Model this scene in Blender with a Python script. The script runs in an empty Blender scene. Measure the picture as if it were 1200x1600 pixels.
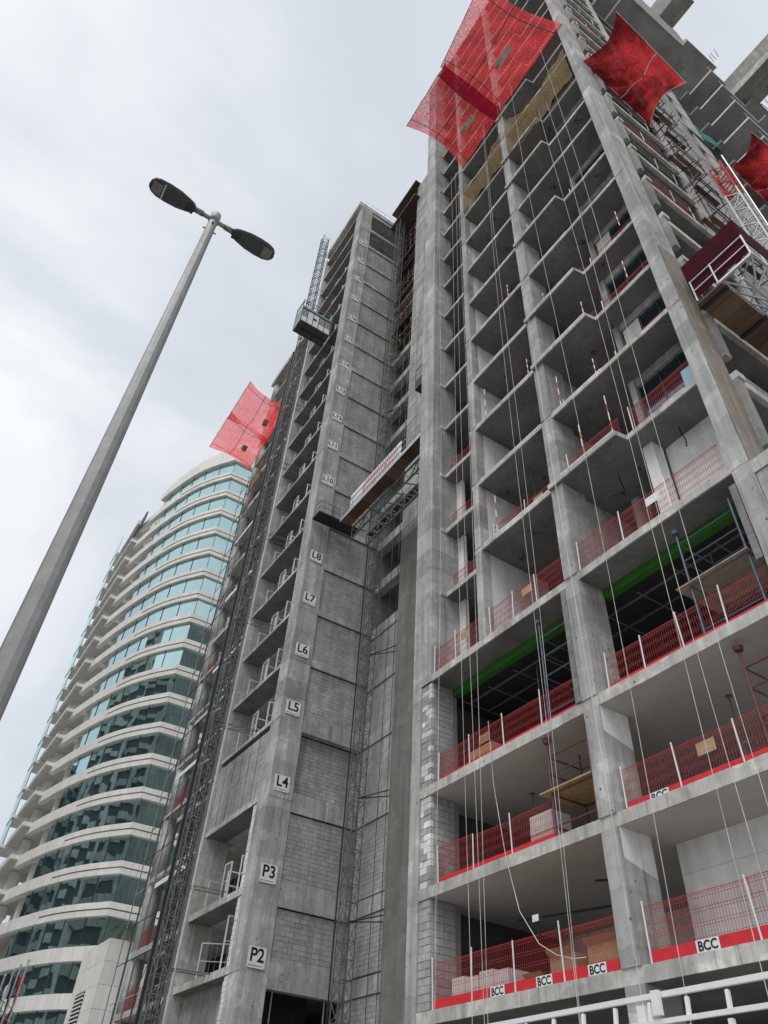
import bpy, math, random
from mathutils import Vector, Matrix
random.seed(7)
SC = bpy.context.scene
COL = SC.collection
R = math.radians

# ------------------------------------------------------------------ camera
CAM_H = 1.6
YAW, PITCH, ROLL = 1.04115963, 0.753324872, 0.0711085113
cam_d = bpy.data.cameras.new('camera'); cam = bpy.data.objects.new('camera', cam_d); COL.objects.link(cam)
cy, sy, cp, sp, cr, sr = (math.cos(YAW), math.sin(YAW), math.cos(PITCH), math.sin(PITCH), math.cos(ROLL), math.sin(ROLL))
fw = Vector((-sy*cp, cy*cp, sp)); rt = Vector((cy, sy, 0)); up = rt.cross(fw)
r2 = cr*rt + sr*up; u2 = -sr*rt + cr*up
m = Matrix((r2, u2, -fw)).transposed().to_4x4(); m.translation = (0, 0, CAM_H)
cam.matrix_world = m
cam_d.sensor_fit = 'HORIZONTAL'; cam_d.sensor_width = 36.0
cam_d.lens = 1145.144/1200*36.0
cam_d.clip_start = 0.05; cam_d.clip_end = 3000
SC.camera = cam

# ------------------------------------------------------------------ world: overcast sky
W = bpy.data.worlds.new('World'); SC.world = W; W.use_nodes = True
nt = W.node_tree; nt.nodes.clear()
SUN_EL, SUN_AZ = R(58), R(200)
def wn(t, **k):
    n = nt.nodes.new(t)
    for a, b in k.items(): setattr(n, a, b)
    return n
sky = wn('ShaderNodeTexSky', sky_type='NISHITA', sun_disc=False, sun_elevation=SUN_EL, sun_rotation=SUN_AZ)
bg1 = wn('ShaderNodeBackground'); bg1.inputs['Strength'].default_value = 0.08
nt.links.new(sky.outputs[0], bg1.inputs['Color'])
tc = wn('ShaderNodeTexCoord')
mp = wn('ShaderNodeMapping'); mp.inputs['Scale'].default_value = (1.0, 1.0, 1.7); mp.inputs['Location'].default_value = (0.35, 0.1, 0.2)
nt.links.new(tc.outputs['Generated'], mp.inputs['Vector'])
nz = wn('ShaderNodeTexNoise'); nz.inputs['Scale'].default_value = 1.3; nz.inputs['Detail'].default_value = 7; nz.inputs['Roughness'].default_value = 0.5; nz.inputs['Distortion'].default_value = 0.35
nt.links.new(mp.outputs[0], nz.inputs['Vector'])
rp = wn('ShaderNodeValToRGB')
rp.color_ramp.elements[0].position = 0.35; rp.color_ramp.elements[0].color = (0.515, 0.555, 0.61, 1)
rp.color_ramp.elements[1].position = 0.62; rp.color_ramp.elements[1].color = (0.81, 0.83, 0.855, 1)
e = rp.color_ramp.elements.new(0.5); e.color = (0.61, 0.645, 0.69, 1)
nt.links.new(nz.outputs['Fac'], rp.inputs['Fac'])
bg2 = wn('ShaderNodeBackground'); bg2.inputs['Strength'].default_value = 1.0
nt.links.new(rp.outputs[0], bg2.inputs['Color'])
mx = wn('ShaderNodeMixShader'); mx.inputs[0].default_value = 0.95
nt.links.new(bg1.outputs[0], mx.inputs[1]); nt.links.new(bg2.outputs[0], mx.inputs[2])
wo = wn('ShaderNodeOutputWorld'); nt.links.new(mx.outputs[0], wo.inputs['Surface'])

# ------------------------------------------------------------------ sun (veiled by cloud)
sl = bpy.data.lights.new('sun', 'SUN'); sl.energy = 1.5; sl.angle = R(40); sl.color = (1.0, 0.97, 0.93)
so = bpy.data.objects.new('sun', sl); COL.objects.link(so)
sd = Vector((math.sin(R(150))*math.cos(SUN_EL), math.cos(R(150))*math.cos(SUN_EL), math.sin(SUN_EL)))
so.rotation_euler = sd.to_track_quat('Z', 'Y').to_euler(); so.location = (20, -30, 60)
vs = SC.view_settings
vs.view_transform = 'Standard'; vs.look = 'None'; vs.exposure = 0.28; vs.gamma = 1.0; vs.use_curve_mapping = False
SC.cycles.use_denoising = True
SC.cycles.max_bounces = 7; SC.cycles.diffuse_bounces = 4; SC.cycles.glossy_bounces = 3; SC.cycles.transparent_max_bounces = 12

# ------------------------------------------------------------------ materials
MATS = {}
def new_mat(name):
    mt = bpy.data.materials.new(name); mt.use_nodes = True
    t = mt.node_tree; t.nodes.clear(); MATS[name] = mt
    return mt, t
def node(t, ty, **k):
    n = t.nodes.new(ty)
    for a, b in k.items():
        if a in n.inputs: n.inputs[a].default_value = b
        else: setattr(n, a, b)
    return n
def plain(name, col, rough=0.6, metal=0.0, var=0.0, scale=3.0, bump=0.0, spec=0.4):
    mt, t = new_mat(name)
    b = node(t, 'ShaderNodeBsdfPrincipled'); o = node(t, 'ShaderNodeOutputMaterial')
    b.inputs['Base Color'].default_value = (*col, 1); b.inputs['Roughness'].default_value = rough
    b.inputs['Metallic'].default_value = metal; b.inputs['Specular IOR Level'].default_value = spec
    t.links.new(b.outputs[0], o.inputs[0])
    if var > 0:
        c = node(t, 'ShaderNodeTexCoord'); n = node(t, 'ShaderNodeTexNoise', Scale=scale, Detail=6.0, Roughness=0.6)
        t.links.new(c.outputs['Object'], n.inputs['Vector'])
        mr = node(t, 'ShaderNodeMapRange'); mr.inputs['From Min'].default_value = 0.3; mr.inputs['From Max'].default_value = 0.7
        mr.inputs['To Min'].default_value = 1-var; mr.inputs['To Max'].default_value = 1+var
        t.links.new(n.outputs['Fac'], mr.inputs['Value'])
        mu = node(t, 'ShaderNodeVectorMath', operation='SCALE'); mu.inputs[0].default_value = col
        t.links.new(mr.outputs[0], mu.inputs['Scale']); t.links.new(mu.outputs[0], b.inputs['Base Color'])
        if bump > 0:
            bp = node(t, 'ShaderNodeBump', Strength=bump, Distance=0.02)
            t.links.new(n.outputs['Fac'], bp.inputs['Height']); t.links.new(bp.outputs[0], b.inputs['Normal'])
    return mt
def concrete(name, col, var=0.22, pour=0.0, streak=0.2, rnd=0.0, warm=0.0, rough=0.85, bump=0.35, pourh=1.17, holes=True, paint=None):
    """cast concrete / block: blotches, rain streaks, pour lifts, pits; rnd = tone difference between pieces"""
    mt, t = new_mat(name); L = t.links.new
    b = node(t, 'ShaderNodeBsdfPrincipled'); o = node(t, 'ShaderNodeOutputMaterial'); L(b.outputs[0], o.inputs[0])
    b.inputs['Roughness'].default_value = rough; b.inputs['Specular IOR Level'].default_value = 0.25
    c = node(t, 'ShaderNodeTexCoord'); oloc = node(t, 'ShaderNodeObjectInfo'); va = node(t, 'ShaderNodeVectorMath', operation='ADD')
    L(c.outputs['Object'], va.inputs[0]); L(oloc.outputs['Location'], va.inputs[1]); CO = va.outputs[0]
    def noise(sc, det, vec=None, ro=0.6):
        n = node(t, 'ShaderNodeTexNoise', Scale=sc, Detail=det, Roughness=ro); L(vec or CO, n.inputs['Vector']); return n.outputs['Fac']
    def rng(v, a, bb, fm=0.3, fx=0.7):
        r = node(t, 'ShaderNodeMapRange'); r.inputs['From Min'].default_value = fm; r.inputs['From Max'].default_value = fx
        r.inputs['To Min'].default_value = a; r.inputs['To Max'].default_value = bb; L(v, r.inputs['Value']); return r.outputs[0]
    def mul(a, bb):
        x = node(t, 'ShaderNodeMath', operation='MULTIPLY'); L(a, x.inputs[0]); L(bb, x.inputs[1]); return x.outputs[0]
    k = mul(rng(noise(0.55, 5), 1-var, 1+var), rng(noise(4.5, 6), 1-var*0.5, 1+var*0.5))
    fine = noise(38, 3)
    k = mul(k, rng(fine, 0.93, 1.07))
    if streak > 0:
        mpn = node(t, 'ShaderNodeMapping'); mpn.inputs['Scale'].default_value = (3.2, 3.2, 0.16); L(CO, mpn.inputs['Vector'])
        k = mul(k, rng(noise(1.0, 5, mpn.outputs[0]), 1-streak, 1+streak*0.6))
        mp2 = node(t, 'ShaderNodeMapping'); mp2.inputs['Scale'].default_value = (7.5, 7.5, 0.22); mp2.inputs['Location'].default_value = (3.1, 7.7, 1.3); L(CO, mp2.inputs['Vector'])
        k = mul(k, rng(noise(1.0, 3, mp2.outputs[0]), 1.0, 1-streak*1.1, 0.56, 0.72))          # drip marks
        k = mul(k, rng(noise(1.25, 2), 1.0, 1+streak*0.75, 0.585, 0.615))                      # patched areas
    if pour > 0:
        s = node(t, 'ShaderNodeSeparateXYZ'); L(CO, s.inputs[0])
        d = node(t, 'ShaderNodeMath', operation='DIVIDE'); L(s.outputs['Z'], d.inputs[0]); d.inputs[1].default_value = pourh
        wob = node(t, 'ShaderNodeMath', operation='ADD'); L(d.outputs[0], wob.inputs[0]); L(rng(noise(1.4, 2), -0.06, 0.06), wob.inputs[1])
        fl = node(t, 'ShaderNodeMath', operation='FLOOR'); L(wob.outputs[0], fl.inputs[0])
        wn_ = node(t, 'ShaderNodeTexWhiteNoise', noise_dimensions='1D'); L(fl.outputs[0], wn_.inputs['W'])
        k = mul(k, rng(wn_.outputs['Value'], 1-pour, 1+pour, 0, 1))
    if rnd > 0:
        g = node(t, 'ShaderNodeNewGeometry'); oi = node(t, 'ShaderNodeObjectInfo')
        ad = node(t, 'ShaderNodeMath', operation='ADD'); L(g.outputs['Random Per Island'], ad.inputs[0]); L(oi.outputs['Random'], ad.inputs[1])
        fr = node(t, 'ShaderNodeMath', operation='FRACT'); L(ad.outputs[0], fr.inputs[0])
        k = mul(k, rng(fr.outputs[0], 1-rnd, 1+rnd, 0, 1))
    mu = node(t, 'ShaderNodeVectorMath', operation='SCALE'); mu.inputs[0].default_value = col; L(k, mu.inputs['Scale'])
    outc = mu.outputs[0]
    if warm > 0:
        mm = node(t, 'ShaderNodeMix', data_type='RGBA'); L(rng(noise(0.9, 4), 0, warm, 0.45, 0.75), mm.inputs['Factor'])
        L(outc, mm.inputs['A']); mm.inputs['B'].default_value = (col[0]*1.0, col[1]*0.86, col[2]*0.68, 1); outc = mm.outputs['Result']
    if holes:
        v = node(t, 'ShaderNodeTexVoronoi', Scale=1.9, Randomness=0.7); L(CO, v.inputs['Vector'])
        hm = rng(v.outputs['Distance'], 0.3, 1.0, 0.05, 0.085)
        m3 = node(t, 'ShaderNodeVectorMath', operation='SCALE'); L(outc, m3.inputs[0]); L(hm, m3.inputs['Scale']); outc = m3.outputs[0]
    L(outc, b.inputs['Base Color'])
    bp = node(t, 'ShaderNodeBump', Strength=bump, Distance=0.015); L(fine, bp.inputs['Height']); L(bp.outputs[0], b.inputs['Normal'])
    return mt
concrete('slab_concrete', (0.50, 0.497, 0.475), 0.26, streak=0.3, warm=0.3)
concrete('shaded_soffit_concrete', (0.185, 0.188, 0.187), 0.32, streak=0, warm=0.15)  # slab concrete darkened, underside shade put into the colour
concrete('column_concrete', (0.405, 0.41, 0.40), 0.21, pour=0.17, streak=0.3, warm=0.08)
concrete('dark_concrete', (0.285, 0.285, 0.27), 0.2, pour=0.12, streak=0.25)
concrete('beam_concrete', (0.385, 0.387, 0.373), 0.22, streak=0.3)
concrete('block_grey', (0.375, 0.38, 0.37), 0.18, streak=0.2, rnd=0.10, holes=False, bump=0.6)
concrete('block_pale', (0.70, 0.70, 0.67), 0.12, streak=0.1, rnd=0.14, holes=False, bump=0.6)
concrete('mortar', (0.235, 0.237, 0.23), 0.2, streak=0.1, holes=False)
concrete('block_tan', (0.5, 0.43, 0.30), 0.15, streak=0.1, rnd=0.15, holes=False)
concrete('render_brown', (0.185, 0.178, 0.165), 0.2, streak=0.22, warm=0.25, holes=False)
concrete('paint_soffit', (0.50, 0.475, 0.455), 0.1, streak=0, holes=False, bump=0.1)
concrete('white_wall', (0.82, 0.825, 0.82), 0.07, streak=0.12, holes=False, bump=0.15)
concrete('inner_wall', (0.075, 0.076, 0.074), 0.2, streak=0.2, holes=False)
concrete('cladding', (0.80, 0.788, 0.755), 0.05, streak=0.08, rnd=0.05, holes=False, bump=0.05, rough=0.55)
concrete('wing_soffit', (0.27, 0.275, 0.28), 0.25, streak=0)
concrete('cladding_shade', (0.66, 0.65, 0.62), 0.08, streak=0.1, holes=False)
concrete('deck_timber', (0.135, 0.092, 0.066), 0.25, streak=0.0, rnd=0.4, holes=False)
concrete('panel_brown', (0.27, 0.24, 0.205), 0.22, streak=0.25, holes=False, warm=0.2)
concrete('ground_sand', (0.30, 0.28, 0.25), 0.2, streak=0, holes=False)
concrete('asphalt', (0.06, 0.06, 0.062), 0.2, streak=0, holes=False)
plain('red_mesh', (0.42, 0.05, 0.05), 0.6)
plain('red_board', (0.62, 0.03, 0.045), 0.5, var=0.12, scale=4)
plain('maroon_sheet', (0.05, 0.005, 0.012), 0.95, var=0.25, scale=2, spec=0.1)
plain('faded_red', (0.62, 0.20, 0.20), 0.7, var=0.3, scale=3)
plain('shutter_grey', (0.20, 0.20, 0.20), 0.7, var=0.35, scale=4)
plain('galv', (0.52, 0.54, 0.56), 0.45, 0.6, var=0.15, scale=8)
plain('galv_dark', (0.20, 0.21, 0.22), 0.5, 0.5, var=0.2, scale=8)
plain('steel_black', (0.035, 0.037, 0.04), 0.5, 0.3)
plain('steel_blue', (0.11, 0.14, 0.19), 0.5, 0.4, var=0.2, scale=10)
plain('steel_maroon', (0.16, 0.06, 0.075), 0.5, 0.3, var=0.25, scale=10)
plain('white_paint', (0.74, 0.75, 0.76), 0.45, var=0.06, scale=6)
plain('red_paint', (0.50, 0.035, 0.03), 0.5)
plain('sign_white', (0.78, 0.79, 0.80), 0.45, var=0.12, scale=3.5)
plain('ink', (0.012, 0.012, 0.014), 0.5)
plain('ink_grey', (0.35, 0.36, 0.38), 0.5)
plain('timber', (0.42, 0.29, 0.14), 0.75, var=0.25, scale=6, bump=0.2)
plain('timber_dark', (0.075, 0.052, 0.04), 0.8, var=0.3, scale=5, bump=0.2)
plain('timber_grey', (0.30, 0.25, 0.20), 0.8, var=0.25, scale=5, bump=0.2)
plain('formwork_yellow', (0.36, 0.26, 0.07), 0.7, var=0.2, scale=6)
plain('green_paint', (0.035, 0.155, 0.022), 0.55, var=0.12, scale=3)
plain('rope_white', (0.56, 0.55, 0.52), 0.8, var=0.3, scale=1.5)
plain('rope_dark', (0.05, 0.045, 0.045), 0.8)
plain('patch_grey', (0.45, 0.40, 0.33), 0.8)
plain('dark_hole', (0.012, 0.012, 0.013), 0.7)
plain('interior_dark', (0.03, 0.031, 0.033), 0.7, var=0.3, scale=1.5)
plain('cardboard', (0.42, 0.28, 0.17), 0.85, var=0.15, scale=5)
plain('wrap_white', (0.66, 0.62, 0.62), 0.35, var=0.1, scale=5)
plain('lamp_case', (0.055, 0.058, 0.062), 0.45, 0.2)
plain('lamp_lens', (0.16, 0.16, 0.15), 0.25, var=0.2, scale=25)
plain('lamp_pole', (0.27, 0.275, 0.27), 0.5, 0.35, var=0.14, scale=7, bump=0.1)
plain('frame_dark', (0.05, 0.09, 0.10), 0.4, 0.4)
plain('leaf', (0.075, 0.10, 0.045), 0.7, var=0.3, scale=3)
plain('flag_red', (0.55, 0.04, 0.07), 0.8, var=0.15, scale=3)
plain('flag_navy', (0.03, 0.04, 0.10), 0.8, var=0.15, scale=3)
plain('flag_white', (0.75, 0.75, 0.77), 0.8)
plain('bluesheet', (0.30, 0.47, 0.56), 0.4)
plain('hoist_grey', (0.30, 0.31, 0.32), 0.5, 0.4, var=0.15, scale=4)
plain('hoist_floor', (0.07, 0.07, 0.075), 0.6)
plain('teal_sheet', (0.03, 0.20, 0.16), 0.7, var=0.2, scale=2)
def fabric(name, col, trans, transl=0.45, scale=14.0, var=0.12, blot=False):
    """woven net cloth: part of the light passes straight through, part glows through"""
    mt, t = new_mat(name); L = t.links.new
    o = node(t, 'ShaderNodeOutputMaterial'); d = node(t, 'ShaderNodeBsdfDiffuse'); tr = node(t, 'ShaderNodeBsdfTranslucent'); tp = node(t, 'ShaderNodeBsdfTransparent')
    c = node(t, 'ShaderNodeTexCoord'); n = node(t, 'ShaderNodeTexNoise', Scale=scale, Detail=4.0); L(c.outputs['Object'], n.inputs['Vector'])
    n2 = node(t, 'ShaderNodeTexNoise', Scale=0.6, Detail=3.0); L(c.outputs['Object'], n2.inputs['Vector'])
    mr = node(t, 'ShaderNodeMapRange'); mr.inputs['From Min'].default_value = 0.3; mr.inputs['From Max'].default_value = 0.7; mr.inputs['To Min'].default_value = 1-var; mr.inputs['To Max'].default_value = 1+var
    L(n.outputs['Fac'], mr.inputs['Value'])
    mu = node(t, 'ShaderNodeVectorMath', operation='SCALE'); mu.inputs[0].default_value = col; L(mr.outputs[0], mu.inputs['Scale'])
    cl = mu.outputs[0]
    if blot:      # dust and debris caught in the mesh, plus fold shade put into the colour
        n3 = node(t, 'ShaderNodeTexNoise', Scale=0.33, Detail=5.0); L(c.outputs['Object'], n3.inputs['Vector'])
        r3 = node(t, 'ShaderNodeMapRange'); r3.inputs['From Min'].default_value = 0.4; r3.inputs['From Max'].default_value = 0.62; r3.inputs['To Min'].default_value = 0.2; r3.inputs['To Max'].default_value = 1.1
        L(n3.outputs['Fac'], r3.inputs['Value']); m3 = node(t, 'ShaderNodeVectorMath', operation='SCALE'); L(cl, m3.inputs[0]); L(r3.outputs[0], m3.inputs['Scale']); cl = m3.outputs[0]
    L(cl, d.inputs['Color']); L(cl, tr.inputs['Color'])
    m1 = node(t, 'ShaderNodeMixShader'); m1.inputs[0].default_value = transl; L(d.outputs[0], m1.inputs[1]); L(tr.outputs[0], m1.inputs[2])
    fr = node(t, 'ShaderNodeMapRange'); fr.inputs['From Min'].default_value = 0.3; fr.inputs['From Max'].default_value = 0.7; fr.inputs['To Min'].default_value = trans*0.8; fr.inputs['To Max'].default_value = trans*1.2
    L(n2.outputs['Fac'], fr.inputs['Value'])
    nw = node(t, 'ShaderNodeTexNoise', Scale=scale*1.1, Detail=2.0); L(c.outputs['Object'], nw.inputs['Vector'])
    fw_ = node(t, 'ShaderNodeMapRange'); fw_.inputs['From Min'].default_value = 0.36; fw_.inputs['From Max'].default_value = 0.64; fw_.inputs['To Min'].default_value = 0.35; fw_.inputs['To Max'].default_value = 1.75
    L(nw.outputs['Fac'], fw_.inputs['Value']); fm = node(t, 'ShaderNodeMath', operation='MULTIPLY'); L(fr.outputs[0], fm.inputs[0]); L(fw_.outputs[0], fm.inputs[1])
    m2 = node(t, 'ShaderNodeMixShader'); L(fm.outputs[0], m2.inputs[0]); L(m1.outputs[0], m2.inputs[1]); L(tp.outputs[0], m2.inputs[2])
    L(m2.outputs[0], o.inputs[0]); return mt
fabric('net_red', (0.93, 0.085, 0.095), 0.28, 0.8, 11, 0.18)
fabric('net_red_dense', (0.86, 0.07, 0.08), 0.04, 0.5, 13, 0.5, blot=True)
fabric('net_beige', (0.42, 0.32, 0.18), 0.42, 0.4)
fabric('net_maroon', (0.42, 0.02, 0.06), 0.10, 0.6)
def glass_mat(name, tint, dark, wave=0.04, mixv=0.75):
    mt, t = new_mat(name); L = t.links.new
    o = node(t, 'ShaderNodeOutputMaterial'); g = node(t, 'ShaderNodeBsdfGlossy', Roughness=0.015); g.inputs['Color'].default_value = (*tint, 1)
    d = node(t, 'ShaderNodeBsdfDiffuse'); d.inputs['Color'].default_value = (*dark, 1)
    c = node(t, 'ShaderNodeTexCoord'); n = node(t, 'ShaderNodeTexNoise', Scale=0.42, Detail=0.0); L(c.outputs['Object'], n.inputs['Vector'])
    bp = node(t, 'ShaderNodeBump', Strength=1.0, Distance=wave); L(n.outputs['Fac'], bp.inputs['Height']); L(bp.outputs[0], g.inputs['Normal'])
    mm = node(t, 'ShaderNodeMixShader'); mm.inputs[0].default_value = mixv; L(d.outputs[0], mm.inputs[1]); L(g.outputs[0], mm.inputs[2]); L(mm.outputs[0], o.inputs[0])
    return mt
glass_mat('tower_glass', (0.70, 0.93, 0.92), (0.03, 0.08, 0.082), 0.016, 0.82)
glass_mat('site_glass', (0.30, 0.40, 0.48), (0.012, 0.02, 0.03), 0.01, 0.5)

# ------------------------------------------------------------------ mesh builder
ORG = {}
class MB:
    def __init__(s): s.v = []; s.f = []
    def add(s, vs, fs):
        k = len(s.v); s.v += [tuple(p) for p in vs]; s.f += [tuple(i+k for i in f) for f in fs]; return s
    def box(s, x0, x1, y0, y1, z0, z1):
        return s.add([(x0,y0,z0),(x1,y0,z0),(x1,y1,z0),(x0,y1,z0),(x0,y0,z1),(x1,y0,z1),(x1,y1,z1),(x0,y1,z1)],
                     [(0,3,2,1),(4,5,6,7),(0,1,5,4),(1,2,6,5),(2,3,7,6),(3,0,4,7)])
    def rbox(s, x0, x1, y0, y1, z0, z1, step=0.6, j=0.007):
        n = max(1, int((z1-z0)/step)); k = len(s.v)
        for i in range(n+1):
            z = z0+(z1-z0)*i/n; q = j if 0 < i < n else j*0.4
            for x, y in ((x0,y0),(x1,y0),(x1,y1),(x0,y1)): s.v.append((x+random.uniform(-q,q), y+random.uniform(-q,q), z))
        for i in range(n):
            for a in range(4): b = (a+1) % 4; s.f.append((k+i*4+a, k+i*4+b, k+(i+1)*4+b, k+(i+1)*4+a))
        s.f += [(k+3,k+2,k+1,k), (k+n*4,k+n*4+1,k+n*4+2,k+n*4+3)]; return s
    def bar(s, p, q, w, h=None):
        h = h or w; p = Vector(p); q = Vector(q); d = (q-p)
        if d.length < 1e-6: return s
        d.normalize(); u = Vector((0,0,1)) if abs(d.z) < 0.95 else Vector((1,0,0))
        a = d.cross(u).normalized(); b = a.cross(d).normalized()
        vs = [e + a*i*w/2 + b*j*h/2 for e in (p, q) for i, j in ((-1,-1),(1,-1),(1,1),(-1,1))]
        return s.add(vs, [(0,1,2,3),(7,6,5,4),(0,4,5,1),(1,5,6,2),(2,6,7,3),(3,7,4,0)])
    def tube(s, p, q, r, n=6, r2=None):
        r2 = r if r2 is None else r2; p = Vector(p); q = Vector(q); d = (q-p)
        if d.length < 1e-6: return s
        d.normalize(); u = Vector((0,0,1)) if abs(d.z) < 0.95 else Vector((1,0,0))
        a = d.cross(u).normalized(); b = a.cross(d).normalized(); vs = []
        for e, rr in ((p, r), (q, r2)):
            for i in range(n):
                t = 2*math.pi*i/n; vs.append(e + a*math.cos(t)*rr + b*math.sin(t)*rr)
        fs = [(i, (i+1) % n, n+(i+1) % n, n+i) for i in range(n)] + [tuple(range(n))[::-1], tuple(range(n, 2*n))]
        return s.add(vs, fs)
    def path(s, pts, r, n=5):
        for a, b in zip(pts, pts[1:]): s.tube(a, b, r, n)
        return s
    def prism(s, poly, z0, z1):
        n = len(poly)
        vs = [(x, y, z0) for x, y in poly] + [(x, y, z1) for x, y in poly]
        ar = sum(poly[i][0]*poly[(i+1) % n][1]-poly[(i+1) % n][0]*poly[i][1] for i in range(n))
        fs = [tuple(range(n))[::-1], tuple(range(n, 2*n))] + [(i, (i+1) % n, n+(i+1) % n, n+i) for i in range(n)]
        if ar < 0: fs = [f[::-1] for f in fs]
        return s.add(vs, fs)
    def grid(s, rows):
        k = len(s.v); nr = len(rows); nc = len(rows[0])
        for r_ in rows: s.v += [tuple(p) for p in r_]
        for i in range(nr-1):
            for j in range(nc-1): s.f.append((k+i*nc+j, k+i*nc+j+1, k+(i+1)*nc+j+1, k+(i+1)*nc+j))
        return s
    def mesh(s, name, o=(0,0,0)):
        me = bpy.data.meshes.new(name); me.from_pydata([(x-o[0], y-o[1], z-o[2]) for x, y, z in s.v], [], s.f); me.update(); return me
    def build(s, name, mat, parent=None, smooth=False, kind=None):
        o = ORG.get(parent.name, (0,0,0)) if parent else (0,0,0)
        me = s.mesh(name, o); me.materials.append(MATS[mat])
        if smooth:
            for p in me.polygons: p.use_smooth = True
        ob = bpy.data.objects.new(name, me); COL.objects.link(ob)
        if parent: ob.parent = parent
        ORG[ob.name] = o
        if kind: ob['kind'] = kind
        return ob
def put(name, mesh, loc, parent=None, rot=None, scale=None):
    """object with shared mesh, loc in world space"""
    ob = bpy.data.objects.new(name, mesh); COL.objects.link(ob)
    o = ORG.get(parent.name, (0,0,0)) if parent else (0,0,0)
    if parent: ob.parent = parent
    ob.location = (loc[0]-o[0], loc[1]-o[1], loc[2]-o[2])
    if rot: ob.rotation_euler = rot
    if scale: ob.scale = scale
    ORG[ob.name] = loc
    return ob
def tag(o, label=None, cat=None, group=None, kind=None):
    if label: o['label'] = label
    if cat: o['category'] = cat
    if group: o['group'] = group
    if kind: o['kind'] = kind
    return o
def thing(name, loc, label, cat, group=None):
    o = bpy.data.objects.new(name, None); COL.objects.link(o); o.location = loc; o.empty_display_size = 0.3
    ORG[o.name] = tuple(loc); return tag(o, label, cat, group)
def text_mesh(s, size, mat, depth=0.002, bold=0.0):
    cu = bpy.data.curves.new('t', 'FONT'); cu.body = s; cu.size = size; cu.align_x = 'CENTER'; cu.align_y = 'CENTER'; cu.extrude = depth; cu.offset = bold
    ob = bpy.data.objects.new('t', cu); COL.objects.link(ob)
    bpy.context.view_layer.update()
    me = bpy.data.meshes.new_from_object(ob.evaluated_get(bpy.context.evaluated_depsgraph_get()))
    bpy.data.objects.remove(ob); bpy.data.curves.remove(cu)
    me.materials.clear(); me.materials.append(MATS[mat]); return me

# ------------------------------------------------------------------ ground
g = MB().box(-900, 900, -900, 900, -0.5, 0.0).build('ground', 'ground_sand'); tag(g, kind='structure')
g = MB().box(-400, 400, -14, -3, -0.3, 0.004).build('road', 'asphalt'); tag(g, kind='structure')
g = MB().box(-400, 400, -3, 4.5, -0.3, 0.12).build('pavement', 'slab_concrete'); tag(g, kind='structure')

# ------------------------------------------------------------------ tower under construction
TW = thing('concrete_tower', (-20, 20, 0), 'grey concrete tower under construction with open floors and bare slabs', 'building')
LV = {'P1': (5.15, 5.47), 'P2': (8.33, 8.65), 'P3': (11.48, 11.80), 'L4': (15.70, 15.97)}
for i in range(5, 24): LV['L%d' % i] = (19.88+3.515*(i-5), 19.88+3.515*(i-5)+0.21)
names = list(LV)
TOPM = 83.6
XA0, XA1 = -20.75, -19.6
XL = -33.1          # face that carries the level signs
JOG = {'L5', 'L7', 'L8', 'L10', 'L12', 'L13', 'L15', 'L16', 'L18'}
def front_line(n):
    if n in ('P1', 'P2', 'P3', 'L4'):
        return [(-20.75, 14.02), (-6.42, 14.02)]
    L = [(-20.7, 14.72), (-16.8, 14.72), (-16.8, 14.02)]
    if n in JOG: L += [(-12.5, 14.02), (-12.5, 13.84), (-9.38, 13.84), (-9.3, 14.33), (-6.42, 14.33)]
    else: L += [(-6.42, 14.02)]
    return L
for n in names:
    z0, z1 = LV[n]
    F0 = front_line(n); F = [F0[0]]
    for p, q in zip(F0, F0[1:]):
        k = max(1, int(abs(q[0]-p[0])/0.5))
        for i in range(1, k): F.append((p[0]+(q[0]-p[0])*i/k, p[1]+(q[1]-p[1])*i/k+random.uniform(-0.012, 0.012)))
        F.append(q)
    poly = F + [(-6.42, 14.98), (-5.93, 15.0), (-5.93, 26.0), (-20.7, 26.0)]
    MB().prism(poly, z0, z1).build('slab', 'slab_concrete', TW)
    so_m = 'paint_soffit' if n in ('P2', 'P3') else 'shaded_soffit_concrete'
    # soffit skin a few mm below: parking-level paint, elsewhere shade put into the colour
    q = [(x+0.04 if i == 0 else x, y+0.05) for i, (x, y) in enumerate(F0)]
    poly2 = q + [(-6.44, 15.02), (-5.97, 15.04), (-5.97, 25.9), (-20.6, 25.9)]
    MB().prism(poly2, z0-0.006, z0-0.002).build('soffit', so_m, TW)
# roof slab and parapet of the main block
MB().prism([(-20.75, 14.0), (-5.9, 14.0), (-5.9, 26), (-20.75, 26)], TOPM-0.3, TOPM).build('roof', 'slab_concrete', TW)

# block masonry helper ---------------------------------------------------------
BLK = {}
def block_mesh(w, h, d, axis):
    k = (round(w, 3), round(h, 3), round(d, 3), axis)
    if k not in BLK:
        mb = MB(); b = 0.008
        if axis == 'y':    # face towards -Y, width along X
            mb.add([(-w/2,0,-h/2),(w/2,0,-h/2),(w/2,d,-h/2),(-w/2,d,-h/2),(-w/2,0,h/2),(w/2,0,h/2),(w/2,d,h/2),(-w/2,d,h/2)], [(0,3,2,1),(4,5,6,7),(0,1,5,4),(1,2,6,5),(2,3,7,6),(3,0,4,7)])
        else:              # face towards +X, width along Y
            mb.add([(-d,-w/2,-h/2),(0,-w/2,-h/2),(0,w/2,-h/2),(-d,w/2,-h/2),(-d,-w/2,h/2),(0,-w/2,h/2),(0,w/2,h/2),(-d,w/2,h/2)], [(0,3,2,1),(4,5,6,7),(0,1,5,4),(1,2,6,5),(2,3,7,6),(3,0,4,7)])
        BLK[k] = mb
    return BLK[k]
BLKM = {}
def block_obj_mesh(w, h, d, axis, mat):
    k = (round(w, 3), round(h, 3), round(d, 3), axis, mat)
    if k not in BLKM:
        me = block_mesh(w, h, d, axis).mesh('block'); me.materials.append(MATS[mat]); BLKM[k] = me
    return BLKM[k]
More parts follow.
